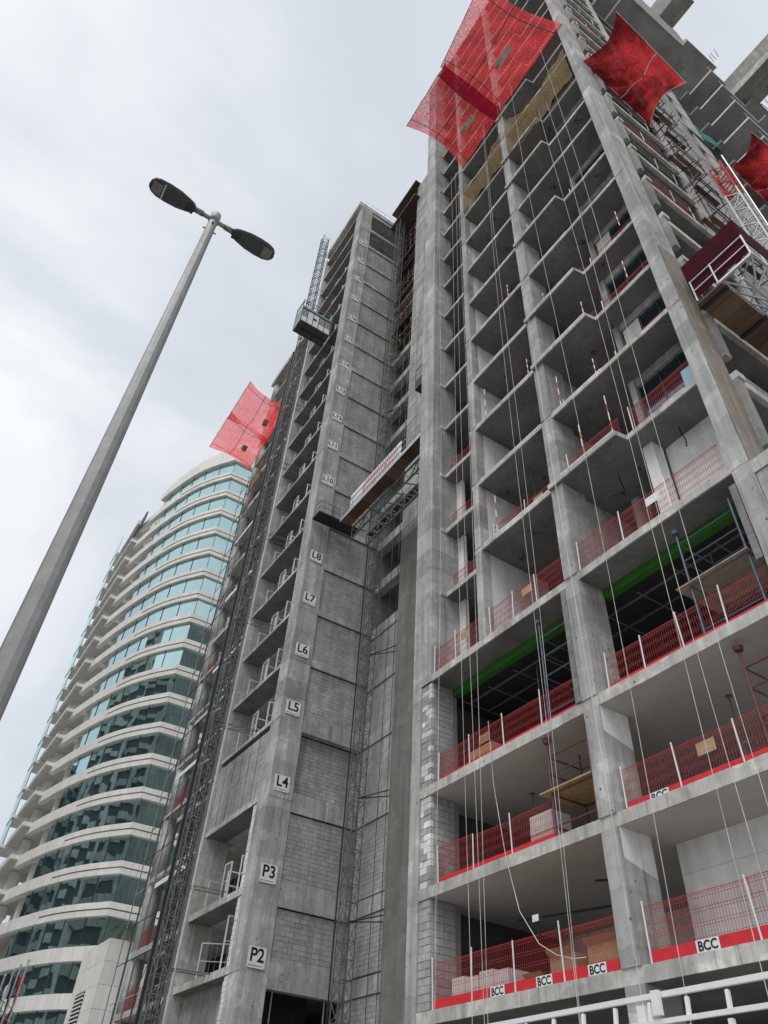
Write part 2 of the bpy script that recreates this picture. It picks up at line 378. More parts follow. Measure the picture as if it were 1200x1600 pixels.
def masonry(axis, pos, u0, u1, z0, z1, wall, singly, mat='block_grey', bw=0.4, bh=0.2, joint=0.014, depth=0.1, proud=0.006):
    """courses of blocks on the plane pos; singly: each block its own object, else one joined part"""
    nz = max(1, round((z1-z0)/bh)); h = (z1-z0)/nz; mb = MB(); c = 0
    for r_ in range(nz):
        u = u0; first = True
        while u < u1-0.02:
            w = bw*(0.5 if (first and r_ % 2) else 1.0); first = False
            w = min(w, u1-u)
            if u1-(u+w) < 0.06: w = u1-u
            ww, hh = max(0.02, w-joint), h-joint; um, zm = u+w/2, z0+(r_+0.5)*h
            off = random.uniform(-proud, proud); m_ = mat
            if mat == 'mix': m_ = 'block_pale' if random.random() < 0.45 else 'block_grey'
            loc = (um, pos+off, zm) if axis == 'y' else (pos+off, um, zm)
            if singly:
                put('block', block_obj_mesh(ww, hh, depth, axis, m_), loc, wall)
            else:
                b = block_mesh(ww, hh, depth, axis)
                mb.add([(x+loc[0], y+loc[1], z+loc[2]) for x, y, z in b.v], b.f)
            u += w; c += 1
    if not singly: mb.build('blockwork', mat if mat != 'mix' else 'block_grey', wall, kind='stuff')
    return c
# columns of the street front
def column(x0, x1, y0, y1, z0, z1, mat='column_concrete', name='column'):
    return MB().rbox(x0, x1, y0, y1, z0, z1).build(name, mat, TW)
column(XA0, -20.2, 14.0, 15.4, 0, 15.69)
column(XA0, XA1, 14.0, 15.4, 15.99, TOPM-0.3)
MB().box(XA0-0.003, XA1+0.003, 13.997, 15.3, 15.70, 15.98).build('column_joint', 'beam_concrete', TW)
for n in names[4:]:                                       # slim slab stubs over the column head
    z0, z1 = LV[n]
    if n not in ('L21', 'L22', 'L23'):
        MB().box(-20.2, -19.55, 14.42, 14.70, z0, z1).build('slab_nib', 'slab_concrete', TW)
column(-12.5, -11.95, 14.0, 15.06, 0, 5.14)
zz = [0, 5.47, 8.65, 11.80, 15.97] + [LV['L%d' % i][1] for i in range(5, 24)]
lo = ['P1', 'P2', 'P3', 'L4'] + ['L%d' % i for i in range(5, 24)]
for i, n in enumerate(lo):                                # middle column, one lift per storey
    if i == 0: continue
    a = LV[lo[i-1]][1]; b = LV[n][0]
    d = random.uniform(-0.012, 0.012)
    column(-12.5, -11.95, 13.99+d, 15.06, a-0.001, b+0.001)
for i, n in enumerate(lo):                                # slim column between the upper bays
    if i < 4: continue
    a = LV[lo[i-1]][1]; b = LV[n][0]
    column(-16.75, -16.38, 14.0+random.uniform(-0.01, 0.01), 14.42, a, b)
for i, n in enumerate(lo):                                # corner column
    a = 0 if i == 0 else LV[lo[i-1]][0]; b = LV[n][0]
    d = random.uniform(-0.012, 0.012)
    wide = 0.0
    column(-6.42, -5.9+d, 13.98+d, 15.0, a, b-0.008)
    MB().box(-6.41, -5.91+d, 13.99+d, 14.98, b-0.0085, b+0.0005).build('pour_joint', 'mortar', TW)
column(-6.42, -5.9, 13.98, 15.0, LV['L23'][0], TOPM-0.31)
MB().rbox(-5.885, -5.87, 14.0, 15.0, 15.65, 27.1).build('side_panel', 'panel_brown', TW)
# thicker lower corner with capping and tan blocks
MB().box(-5.88, -4.4, 13.96, 15.1, 15.2, 15.62).build('corner_beam', 'slab_concrete', TW)
MB().box(-5.88, -5.2, 14.0, 15.0, 0, 15.18).build('pier', 'column_concrete', TW)
w_ = MB().box(-5.19, -4.45, 14.05, 15.0, 0, 15.18).build('block_pier', 'mortar', TW)
masonry('y', 14.02, -5.19, -4.45, 11.8, 15.18, w_, True, 'block_tan', 0.37, 0.2, 0.016, 0.03, 0.01)
# steel formwork shutter on the middle and corner columns
for (x0, x1, z0, z1) in ((-12.72, -12.51, 11.82, 15.66), (-6.62, -6.44, 12.9, 15.3)):
    MB().box(x0, x1, 13.97, 14.9, z0, z1).build('shutter', 'shutter_grey', TW)

# beams between columns over the lower bays (front face already slab); wall infill at column A
# pale block pier beside column A, P1 to L4
lowz = [('P1', 'P2'), ('P2', 'P3'), ('P3', 'L4')]
for a, b in [(None, 'P1')] + lowz:
    z0 = 0 if a is None else LV[a][1]; z1 = LV[b][0]
    w_ = MB().box(-20.185, -19.62, 14.08, 15.2, z0+0.01, z1-0.01).build('block_pier', 'mortar', TW)
    masonry('y', 14.05, -20.19, -19.61, z0+0.02, z1-0.02, w_, a is not None, 'mix' if a != 'P1' else 'block_grey', 0.39, 0.2, 0.016, 0.12, 0.012)
    masonry('x', -19.60, 14.18, 15.0, z0+0.02, z1-0.02, w_, a is not None, 'block_grey', 0.4, 0.2, 0.016, 0.015, 0.004)
# inner walls --------------------------------------------------------------------
def wall(x0, x1, y0, y1, z0, z1, mat='inner_wall', name='inner_wall', parent=TW):
    return MB().box(x0, x1, y0, y1, z0, z1).build(name, mat, parent)
# P1 level, right bay: white wall close behind the edge; left bay deep
wall(-11.9, -6.0, 15.9, 16.1, 5.47, 8.32, 'white_wall')
for k in range(3): MB().box(-11.9+0.02, -6.0, 15.885, 15.899, 6.1+k*0.75, 6.112+k*0.75).build('wall_joint', 'cladding_shade', TW)
wall(-20.6, -12.0, 20.0, 20.2, 5.47, 8.32, 'white_wall')
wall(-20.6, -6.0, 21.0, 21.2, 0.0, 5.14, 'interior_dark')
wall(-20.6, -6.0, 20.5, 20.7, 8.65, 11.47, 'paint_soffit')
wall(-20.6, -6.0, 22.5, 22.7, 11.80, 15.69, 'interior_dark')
wall(-20.55, -20.35, 15.4, 22.0, 5.48, 15.6, 'inner_wall')
# painted upper part of the middle column flank at P1 and P2
for a, b in (('P1', 'P2'), ('P2', 'P3')):
    v = MB(); x = -11.944
    v.add([(x,14.02,LV[b][0]-0.72),(x,15.05,LV[b][0]-0.98),(x,15.05,LV[b][0]-0.01),(x,14.02,LV[b][0]-0.01),
           (x-.004,14.02,LV[b][0]-0.72),(x-.004,15.05,LV[b][0]-0.98),(x-.004,15.05,LV[b][0]-0.01),(x-.004,14.02,LV[b][0]-0.01)],
          [(0,1,2,3),(7,6,5,4),(0,4,5,1),(1,5,6,2),(2,6,7,3),(3,7,4,0)])
    v.build('painted_patch', 'white_wall', TW)
MB().box(-20.3, -6.0, 15.3, 22.4, 15.56, 15.6).build('painted_shade_panel', 'interior_dark', TW)  # added near-black panel, the deep bay's shade put into its colour
# closing walls at the rear
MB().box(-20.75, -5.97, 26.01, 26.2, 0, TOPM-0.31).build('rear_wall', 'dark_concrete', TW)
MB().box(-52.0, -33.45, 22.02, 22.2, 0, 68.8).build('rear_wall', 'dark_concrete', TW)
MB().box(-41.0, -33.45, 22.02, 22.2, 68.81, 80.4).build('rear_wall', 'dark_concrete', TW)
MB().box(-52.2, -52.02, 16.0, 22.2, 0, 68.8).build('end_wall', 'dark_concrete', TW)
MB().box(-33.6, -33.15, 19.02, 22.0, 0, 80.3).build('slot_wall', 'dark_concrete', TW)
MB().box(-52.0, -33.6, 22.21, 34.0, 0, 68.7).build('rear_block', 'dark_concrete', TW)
# green beam under the L4 slab and ceiling grid behind it
MB().box(-19.55, -12.52, 15.0, 15.25, 15.40, 15.692).build('green_beam', 'green_paint', TW)
MB().box(-11.93, -6.44, 15.0, 15.25, 15.40, 15.692).build('green_beam', 'green_paint', TW)
for k in range(10): MB().bar((-19.4+k*1.4, 15.4, 15.25), (-19.4+k*1.4, 22.4, 15.25), 0.035).build('ceiling_runner', 'galv_dark', TW)
for k in range(8): MB().bar((-19.5, 15.7+k*0.9, 15.3), (-6.1, 15.7+k*0.9, 15.3), 0.05).build('ceiling_runner', 'galv_dark', TW)
# upper storeys: party walls seen end-on, back walls, glazing
for i in range(4, len(lo)):
    n0 = lo[i-1]; n1 = lo[i]; a = LV[n0][1]; b = LV[n1][0]-0.007
    wm = 'white_wall' if n0 in ('L4', 'L5', 'L6', 'L7', 'L8', 'L9', 'L10', 'L11', 'L12', 'L13') else 'block_grey'
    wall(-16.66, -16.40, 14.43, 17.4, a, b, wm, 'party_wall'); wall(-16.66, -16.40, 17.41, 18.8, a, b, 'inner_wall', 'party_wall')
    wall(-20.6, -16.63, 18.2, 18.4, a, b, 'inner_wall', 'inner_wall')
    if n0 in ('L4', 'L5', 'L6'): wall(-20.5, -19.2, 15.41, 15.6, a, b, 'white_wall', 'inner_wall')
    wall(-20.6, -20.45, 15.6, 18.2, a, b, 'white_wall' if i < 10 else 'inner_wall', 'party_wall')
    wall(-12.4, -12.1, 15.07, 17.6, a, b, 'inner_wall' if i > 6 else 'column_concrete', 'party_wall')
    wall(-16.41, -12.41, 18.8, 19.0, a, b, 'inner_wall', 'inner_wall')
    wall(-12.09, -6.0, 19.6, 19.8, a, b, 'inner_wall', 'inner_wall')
    if 5 <= i <= 13:      # glazing fitted behind the recessed balcony
        MB().rbox(-9.25, -9.0, 15.15, 15.9, a, b).build('inner_column', 'column_concrete', TW)
        MB().box(-8.99, -6.43, 15.2, 15.42, b-0.42, b).build('lintel', 'beam_concrete', TW)
        gl = MB().box(-8.98, -6.45, 15.33, 15.35, a, b-0.421).build('glazing', 'site_glass', TW)
        for xx in (-8.98, -8.12, -7.3, -6.5): MB().box(xx, xx+0.05, 15.28, 15.329, a, b-0.421).build('mullion', 'frame_dark', gl)
        if i in (6, 8): MB().box(-8.9, -8.15, 15.25, 15.279, a+0.9, b-0.5).build('covered_pane', 'cladding_shade', gl)
    if n0 == 'L4': MB().box(-9.3, -8.9, 15.0, 15.5, a, b).build('inner_column', 'white_wall', TW); wall(-8.89, -6.45, 15.6, 15.8, a, b, 'white_wall', 'party_wall'); MB().box(-11.2, -10.9, 16.5, 16.9, a, b).build('inner_column', 'column_concrete', TW)
# hanging cables and cast-in marks on soffits: arrows sprayed before the next pour
ARW = MB()
for p, q in (((-.3, 0), (.3, 0)), ((.3, 0), (.05, .17)), ((.3, 0), (.05, -.17))):
    dx, dy = q[0]-p[0], q[1]-p[1]; l = math.hypot(dx, dy); ux, uy = -dy/l*0.024, dx/l*0.024
    ARW.add([(p[0]+ux,p[1]+uy,0),(q[0]+ux,q[1]+uy,0),(q[0]-ux,q[1]-uy,0),(p[0]-ux,p[1]-uy,0)], [(0,1,2,3)])
ARM = ARW.mesh('painted_arrow'); ARM.materials.append(MATS['ink'])
ARR = ARW.mesh('painted_arrow'); ARR.materials.append(MATS['maroon_sheet'])
for i in range(3, 17):
    z = LV[lo[i]][0]-0.010
    for x0, x1, k in ((-16.0, -12.9, 2), (-11.5, -6.8, 2)):
        for j in range(k):
            me = ARR if (lo[i] == 'L8' and x0 > -12) else ARM
            put('painted_arrow', me, (random.uniform(x0+j*(x1-x0)/k, x0+(j+1)*(x1-x0)/k), random.uniform(14.6, 16.2), z), TW, (0, 0, random.choice((0.5, 2.2, 2.6, 4.0, 5.2))), (random.uniform(0.55, 0.9),)*3)
for (x, y, n) in ((-8.0, 15.2, 'L5'), (-10.6, 15.3, 'L5')):
    z = LV[n][0]; MB().path([(x, y, z), (x+.03, y, z-.4), (x+.1, y-.02, z-.75), (x+.05, y, z-1.0)], 0.02).build('loose_cable', 'ink', TW)
for (x0, x1, z, y) in ((-17.5, -14.5, 7.6, 15.6), (-14.2, -13.0, 7.9, 15.4)):
    MB().tube((x0, y, z), (x1, y+0.9, z), 0.03).build('conduit', 'steel_black', TW)

# ------------------------------------------------------------------ side front (towards +X) of the main block
for i in range(4, len(lo)):
    n0 = lo[i-1]; n1 = lo[i]; a = LV[n0][1]; b = LV[n1][0]
    # upstand and slab edge strip
    MB().box(-5.925, -5.80, 15.35, 19.6, b-0.02, b+0.34).build('edge_band', 'slab_concrete', TW)
    MB().box(-6.1, -5.96, 15.9, 19.55, a+0.01, a+0.95).build('parapet', 'beam_concrete', TW)
    MB().box(-5.95, -5.72, 15.03, 15.33, a+0.9, b-0.1).build('bracket', 'dark_concrete', TW)
    MB().box(-5.9, -5.66, 15.05, 15.42, b-0.05, b+0.24).build('nib', 'slab_concrete', TW)
    column(-6.3, -5.88, 19.85, 20.55, a-0.24, b, 'slab_concrete', 'side_column')
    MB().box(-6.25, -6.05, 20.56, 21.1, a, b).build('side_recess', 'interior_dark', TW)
    if i < 18:
        w_ = wall(-6.3, -5.97, 21.1, 26.0, a-0.24, b+0.01, 'mortar', 'side_wall')
        masonry('x', -5.93, 21.1, 26.0, a, b-0.12, w_, False, 'block_grey', 0.5, 0.22, 0.02, 0.04, 0.01)
        MB().box(-5.95, -5.90, 21.1, 26.0, b-0.10, b+0.12).build('band', 'slab_concrete', TW)
# wing that steps out beyond the side front
for i in range(4, 19):
    z0 = 19.88+3.515*(i-3)-3.515; z1 = z0+0.24
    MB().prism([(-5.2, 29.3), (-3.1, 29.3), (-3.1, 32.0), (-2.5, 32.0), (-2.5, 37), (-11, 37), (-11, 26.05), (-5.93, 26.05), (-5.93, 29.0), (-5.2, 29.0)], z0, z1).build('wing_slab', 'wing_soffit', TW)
    MB().prism([(-5.22, 29.28), (-3.08, 29.28), (-3.08, 31.98), (-3.14, 31.98), (-3.14, 29.34), (-5.22, 29.34)], z0-0.02, z0+0.12).build('wing_edge', 'white_wall', TW)
    MB().box(-6.2, -5.95, 26.9, 28.3, z1, z0+3.515).build('wing_wall', 'slab_concrete', TW)
    MB().box(-9.5, -4.9, 33.0, 33.2, z1, z0+3.515).build('wing_wall', 'dark_concrete', TW)
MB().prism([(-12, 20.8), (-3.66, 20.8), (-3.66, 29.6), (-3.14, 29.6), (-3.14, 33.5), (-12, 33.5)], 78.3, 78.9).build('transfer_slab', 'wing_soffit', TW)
MB().box(-12, -3.6, 22.35, 22.47, 78.05, 78.295).build('soffit_rib', 'white_wall', TW)
MB().prism([(-3.70, 20.76), (-3.6, 20.76), (-3.6, 29.56), (-3.08, 29.56), (-3.08, 33.5), (-3.13, 33.5), (-3.13, 29.62), (-3.65, 29.62), (-3.65, 20.8), (-3.70, 20.8)], 78.22, 78.6).build('slab_edge', 'slab_concrete', TW)
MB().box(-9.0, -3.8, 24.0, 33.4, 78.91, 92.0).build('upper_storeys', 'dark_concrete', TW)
MB().box(-3.3, 2.5, 31.0, 33.2, 66.5, 69.5).build('cantilever_beam', 'dark_concrete', TW)
MB().box(-3.3, 2.5, 30.95, 31.0, 66.4, 67.3).build('cantilever_edge', 'slab_concrete', TW)
for k in range(5): MB().box(-2.6+k*1.0, -2.56+k*1.0, 31.02, 33.18, 66.485, 66.499).build('panel_joint', 'mortar', TW)
MB().box(-3.28, 2.4, 32.0, 32.04, 66.47, 66.4845).build('panel_joint', 'mortar', TW)
for i in range(5, 19):
    z = 19.88+3.515*(i-3)-3.515+0.24
    for yy in (29.4, 30.7, 31.9): MB().tube((-3.15, yy, z), (-3.15, yy, z+1.1), 0.025, 5).build('edge_post', 'galv_dark', TW)
    for hh in (0.55, 1.05): MB().tube((-3.15, 29.35, z+hh), (-3.15, 31.95, z+hh), 0.02, 5).build('edge_rail', 'galv_dark', TW); MB().tube((-5.1, 29.35, z+hh), (-3.15, 29.35, z+hh), 0.02, 5).build('edge_rail', 'galv_dark', TW)
MB().box(-4.4, -1.0, 31.0, 33.0, 92.5, 96.5).build('cantilever_beam', 'dark_concrete', TW)
for (x, y, z) in ((-3.2, 33, 78.5), (-2.8, 34, 66.0)):
    for k in range(4): MB().tube((x+k*0.25, y, z), (x+k*0.25+random.uniform(-.2,.2), y, z+1.9), 0.025, 4).build('starter_bar', 'steel_black', TW)

# ------------------------------------------------------------------ slot between the two blocks
PY = 18.2
MB().box(-28.75, -20.78, PY, 19.2, 0, 31.2).build('rendered_pier', 'render_brown', TW)
pf = MB().box(-28.75, -20.78, PY+0.02, 19.2, 31.21, 82.3).build('shear_wall', 'column_concrete', TW)
for k in range(30):      # formwork panel joints
    MB().box(-28.74, -20.8, PY+0.008, PY+0.021, 32+k*1.67, 32.02+k*1.67).build('panel_joint', 'mortar', pf)
for k in range(7): MB().box(-28.2+k*1.1, -28.18+k*1.1, PY+0.010, PY+0.019, 31.3, 82.2).build('panel_joint', 'mortar', pf)
# recess wall
for i in range(0, len(lo)):
    a = 0 if i == 0 else LV[lo[i-1]][1]; b = LV[lo[i]][0]
    if a > 81: continue
    MB().box(XL, -28.77, 19.05, 19.6, b-0.45, b+0.24).build('recess_beam', 'beam_concrete', TW)
    top = b-0.46
    if lo[i] in ('P1', 'P2', 'P3', 'L4', 'L5', 'L6', 'L7'):
        w_ = MB().box(XL, -28.77, 19.14, 19.4, a+0.01, top).build('recess_wall', 'mortar', TW)
        masonry('y', 19.12, XL+0.02, -28.8, a+0.02, top-0.02, w_, False, 'block_grey', 0.4, 0.2, 0.014, 0.06, 0.005)
    else:
        MB().box(XL, -30.3 if 8 < i < 15 else -28.8, 22.5, 22.7, a, b).build('recess_back', 'inner_wall', TW)
        MB().box(XL, -28.8, 19.7, 22.4, b-0.2, b+0.03).build('recess_slab', 'shaded_soffit_concrete', TW)
for xx in (-31.0, -30.2): MB().tube((xx, 18.98, 0), (xx, 18.98, 60), 0.018, 4).build('riser_cable', 'ink', TW)
# timber formwork stacked in the upper storeys of the slot
for k in range(16):
    z = 57+k*1.25 + random.uniform(-.2, .2)
    MB().box(-32.6, -28.4, 18.9-random.uniform(0, .5), 19.03, z, z+0.12).build('formwork_waler', random.choice(('timber_dark', 'timber_dark', 'timber_grey', 'steel_black')), TW)
    for j in range(5):
        x = -32.4+j*0.85; MB().box(x, x+0.12, 18.75, 18.87, z-0.5, z+0.6).build('formwork_post', random.choice(('timber_dark', 'timber_dark', 'formwork_yellow', 'timber_dark', 'steel_maroon')), TW)
MB().box(-33.0, -28.3, 17.6, 19.5, 79.0, 79.3).build('formwork_deck', 'timber_dark', TW)
MB().box(-33.0, -28.3, 17.6, 19.5, 82.4, 82.6).build('formwork_deck', 'timber_dark', TW)

# ------------------------------------------------------------------ left block
LBT = 80.4
def lz(i): return (0 if i == 0 else LV[lo[i-1]][1], LV[lo[i]][0])
CX0 = -34.25
lvl = [n for n in lo if LV[n][1] < 80]
for n in lvl:
    z0, z1 = LV[n]
    MB().prism([(-41.0, 14.0), (CX0, 14.0), (CX0, 15.3), (XL-0.35, 15.3), (XL-0.35, 22), (-41.0, 22)], z0, z1).build('slab', 'slab_concrete', TW)
    if z1 < 70: MB().prism([(-52.0, 14.5), (-41.02, 14.5), (-41.02, 22), (-52.0, 22)], z0, z1).build('slab', 'slab_concrete', TW)
    MB().box(XL-0.42, XL, 15.32, 19.0, z0-0.5 if n in ('P2', 'P3', 'L4', 'L5') else z0-0.06, z1+0.18).build('edge_beam', 'beam_concrete', TW)
zs = [0]+[LV[n][0] for n in lvl]+[LBT]
for a, b in zip(zs, zs[1:]):
    d = random.uniform(-0.012, 0.012)
    column(CX0, XL+0.01+d, 13.98+d, 15.3, a, b-0.006, 'column_concrete', 'corner_column')
    MB().box(CX0+.01, XL, 13.99+d, 15.29, b-0.0065, b+0.0005).build('pour_joint', 'mortar', TW)
    MB().box(-41.25, -40.85, 13.9, 15.4, a, b-0.003).build('fin_wall', 'slab_concrete', TW)
MB().prism([(-40.6, 13.6), (XL+0.03, 13.6), (XL+0.03, 22), (-40.6, 22)], LBT+0.01, LBT+0.7).build('roof', 'slab_concrete', TW)
MB().prism([(-52, 14.3), (-41.3, 14.3), (-41.3, 22), (-52, 22)], 68.9, 69.6).build('roof', 'slab_concrete', TW)
for k in range(9): MB().tube((XL-0.1, 14.2+k*0.6, LBT+.7), (XL-0.1, 14.2+k*0.6, LBT+1.7), 0.02, 4).build('roof_rail_post', 'galv', TW)
MB().tube((XL-0.1, 14.2, LBT+1.65), (XL-0.1, 19, LBT+1.65), 0.02, 4).build('roof_rail', 'galv', TW)
for i, n in enumerate(lvl):
    a = 0 if i == 0 else LV[lvl[i-1]][1]; b = LV[n][0]
    # sign-side infill
    beam_bot = b-0.5 if n in ('P2', 'P3', 'L4', 'L5') else b-0.06
    if n == 'P1' or n == 'P2':
        if n == 'P2':
            MB().box(XL-3.5, XL-3.3, 15.3, 19.0, a, b).build('inner_wall', 'inner_wall', TW); MB().tube((XL-0.3, 15.75, a), (XL-0.3, 15.75, b-0.5), 0.03, 6).build('guard_post', 'galv', TW); MB().tube((XL-0.3, 18.3, a), (XL-0.3, 18.3, b-0.5), 0.03, 6).build('guard_post', 'galv', TW); MB().tube((XL-0.3, 15.35, a+0.85), (XL-0.3, 18.95, a+0.85), 0.03, 6).build('guard_rail', 'white_paint', TW)
        else: MB().box(XL-0.4, XL-0.1, 15.3, 19.0, 0, 5.1).build('side_wall', 'block_grey', TW)
    elif a > 69.5:
        MB().box(XL-3.2, XL-3.0, 15.3, 19.0, a, b).build('inner_wall', 'inner_wall', TW)
    else:
        rec = 0.42 if n == 'L5' else 0.10
        w_ = MB().box(XL-rec-0.25, XL-rec-0.02, 15.31, 19.0, a+0.185, beam_bot-0.002).build('sign_side_wall', 'mortar', TW)
        masonry('x', XL-rec, 15.33, 19.0, a+0.19, beam_bot-0.05, w_, n in ('P3', 'L4'), 'block_grey', 0.4, 0.2, 0.015, 0.03, 0.006)
        MB().box(XL-rec-0.05, XL-rec+0.012, 15.33, 19.0, beam_bot-0.05, beam_bot-0.004).build('painted_shade_strip', 'dark_hole', TW)  # solid near-black strip, shade under the beam put into its colour
    # balcony side
    if n == 'P1': pass
    if n == 'P2':
        MB().box(-40.8, CX0, 14.6, 14.8, a, b).build('block_wall', 'dark_concrete', TW)
    elif n == 'L5':
        w_ = MB().box(-40.8, CX0, 14.06, 14.3, a, b-0.3).build('block_wall', 'mortar', TW)
        masonry('y', 14.04, -40.8, CX0, a+0.02, b-0.32, w_, False, 'block_grey', 0.45, 0.22, 0.014, 0.06, 0.006)
        for k in range(5): MB().box(-39.8+k*1.1, -39.775+k*1.1, 14.02, 14.035, a, b-0.35).build('wall_rod', 'galv_dark', w_)
    else:
        MB().box(-40.8, CX0, 17.2, 17.4, a, b-0.006).build('balcony_back', 'dark_concrete', TW)
        MB().box(-39.2, -37.9, 17.17, 17.197, a, a+2.3).build('door_opening', 'dark_hole', TW)
        MB().box(-36.6, -35.4, 17.17, 17.197, a, a+2.3).build('door_opening', 'dark_hole', TW)
    MB().box(-40.84, CX0, 14.04, 15.2, b-0.010, b-0.004).build('soffit', 'shaded_soffit_concrete', TW)
    if n in ('P2', 'P3', 'L4'):
        w_ = MB().box(CX0-0.55, CX0-0.005, 14.08, 14.9, a+0.01, b-0.012).build('block_pier', 'mortar', TW)
        masonry('y', 14.05, CX0-0.56, CX0-0.005, a+0.02, b-0.02, w_, True, 'block_pale', 0.36, 0.2, 0.016, 0.1, 0.012)
    if LV[n][1] < 70:
        MB().box(-51.9, -41.3, 18.2, 18.4, a, b-0.003).build('inner_wall', 'interior_dark', TW)
        MB().tube((-51.5, 15.0, a), (-51.5, 15.0, b), 0.5, 14).build('round_column', 'column_concrete', TW, True)
        MB().box(-46.4, -46.0, 15.0, 15.6, a, b-0.003).build('inner_column', 'dark_concrete', TW)

# ------------------------------------------------------------------ level signs
plate = MB().box(0, 0.012, -0.42, 0.42, -0.40, 0.40).mesh('level_sign'); plate.materials.append(MATS['sign_white'])
sm = text_mesh('NCC  SITE LEVEL', 0.07, 'ink_grey', 0.001)
SIGNS = [('P2', 8.86), ('P3', 12.2), ('L4', 16.4), ('L5', 20.5), ('L6', 24.1), ('L7', 27.7), ('L8', 31.0), ('L9', 34.4), ('L10', 37.9), ('L11', 41.6), ('L12', 44.8),
         ('L13', 48.1), ('L14', 51.6), ('L15', 55.3), ('L16', 58.6), ('L17', 62.0), ('L18', 65.5), ('L19', 69.0), ('L20', 72.5)]
for s, z in SIGNS:
    t = put('level_sign', plate, (XL+0.045, 14.63+random.uniform(-.03, .03), z), None, (R(random.uniform(-2.5, 2.5)), 0, 0))
    tag(t, 'white level sign reading %s in black on the concrete corner column' % s, 'sign', 'level signs up the corner column')
    tm = text_mesh(s, 0.72 if len(s) == 2 else 0.56, 'ink', 0.002, 0.014)
    def on(o): o.parent = t; return o
    l_ = put('lettering', tm, (0, 0, 0)); l_.parent = t; l_.location = (0.015, 0, 0.06); l_.rotation_euler = (R(90), 0, R(90)); l_.scale = (0.95, 1, 1)
    for q in (MB().box(0.013, 0.0145, -0.37, -0.25, -0.34, -0.28).build('small_print', 'ink_grey'), MB().box(0.013, 0.0145, -0.2, 0.3, -0.335, -0.29).build('small_print', 'ink_grey')): q.parent = t
    for yy, zz_ in ((-0.38, 0.36), (0.38, 0.36), (-0.38, -0.37), (0.38, -0.37)): q = MB().tube((0.012, yy, zz_), (0.02, yy, zz_), 0.016, 6).build('fixing_screw', 'galv_dark'); q.parent = t
# ------------------------------------------------------------------ barriers
BMESH = {}
def wire_mesh(L, h=1.1, step=0.07, r=0.0031):
    k = round(L, 1)
    if k not in BMESH:
        mb = MB(); n = max(2, int(k/step))
        for i in range(n+1): mb.bar((i*k/n, 0, 0.02), (i*k/n, 0, h), 2*r)
        for z in (0.03, 0.22, 0.28, 0.48, 0.54, 0.74, 0.80, 1.0, 1.06, h): mb.bar((0, 0.008, z), (k, 0.008, z), 2*r*(2.0 if z == h else 1.1))
        me = mb.mesh('mesh_panel'); me.materials.append(MATS['red_mesh']); BMESH[k] = me
    return BMESH[k], k
BCC = text_mesh('BCC', 0.24, 'ink', 0.001, 0.006)
def barrier(x0, x1, y, z, label, toe=False, n_print=False, post=True, group='red mesh edge barriers', scale_z=1.0, sheet=None):
    L = x1-x0; t = thing('edge_barrier', (x0, y, z), label, 'barrier', group)
    me, k = wire_mesh(L); o = put('mesh_panel', me, (x0, y+random.uniform(-.02, .02), z+random.uniform(-.02, .03)), t, (R(random.uniform(-3, 3)), R(random.uniform(-0.8, 0.8)), R(random.uniform(-0.8, 0.8))), (L/k, 1, scale_z))
    if post:
        for xx in (x0+0.03,):
            MB().tube((xx, y-0.05, z-0.12), (xx+random.uniform(-.05, .05), y-0.05, z+random.uniform(1.1, 1.3)), 0.021, 6).build('post', 'white_paint', t)
    if toe:
        tb = MB().box(x0+0.02, x1-0.02, y-0.03, y-0.012, z+0.0, z+0.24).build('toe_board', 'red_board', t)
        if n_print:
            pm = MB().box(x0+L*0.45, x0+L*0.45+0.55, y-0.040, y-0.032, z+0.0, z+0.235).build('print_plate', 'sign_white', tb)
            put('lettering', BCC, (x0+L*0.45+0.275, y-0.044, z+0.115), tb, (R(90), 0, 0))
    if sheet:
        MB().box(x0+sheet, x0+sheet+0.5, y-0.02, y-0.014, z+0.62, z+0.92).build('notice_sheet', 'cardboard' if sheet != 1.01 else 'sign_white', t)
    return t
ordn = ['first', 'second', 'third', 'fourth', 'fifth']
def run(x0, x1, y, n, where, npan, toe, pr=(), sheet=None):
    w = (x1-x0)/npan
    for i in range(npan):
        lev = {'P1': 'lowest slab', 'P2': 'second lowest slab', 'P3': 'third lowest slab'}.get(n, '%s slab' % n)
        barrier(x0+i*w, x0+(i+1)*w, y, LV[n][1], ('red mesh barrier on the %s, %s panel from left, %s' % (lev, ordn[i], where)) if npan > 1 else ('red mesh barrier on the %s in the %s' % (lev, where)), toe, i in pr, True, 'red mesh edge barriers', 1, sheet if i == 1 else None)
run(-19.5, -12.6, 14.12, 'P1', 'left bay', 4, True, (1, 2, 3))
run(-11.75, -6.5, 14.12, 'P1', 'right bay', 2, True, (0, 1))
run(-19.5, -14.3, 14.30, 'P2', 'left bay', 3, True)
run(-11.85, -6.9, 14.30, 'P2', 'right bay', 3, True, (0, 2), 0.6)
run(-19.5, -12.7, 14.30, 'P3', 'left bay', 4, True, (), 0.5)
run(-11.75, -6.7, 14.30, 'P3', 'right bay', 4, True)
run(-19.5, -16.9, 14.12, 'L4', 'narrow bay', 2, False, (), 0.3)
run(-16.2, -12.7, 14.12, 'L4', 'middle bay', 3, False, (), 0.5)
run(-11.9, -6.6, 14.12, 'L4', 'right bay', 3, False, (), 1.01)
run(-16.2, -12.7, 14.6, 'L5', 'middle bay', 2, False, (), 0.5)
run(-9.1, -6.5, 14.5, 'L5', 'recessed balcony', 1, False)
run(-11.8, -9.5, 14.3, 'L5', 'jutting balcony', 1, False)
for n in ('L6', 'L7', 'L8', 'L9', 'L10'):
    run(-9.1, -6.5, 14.75, n, 'recessed balcony', 1, False)
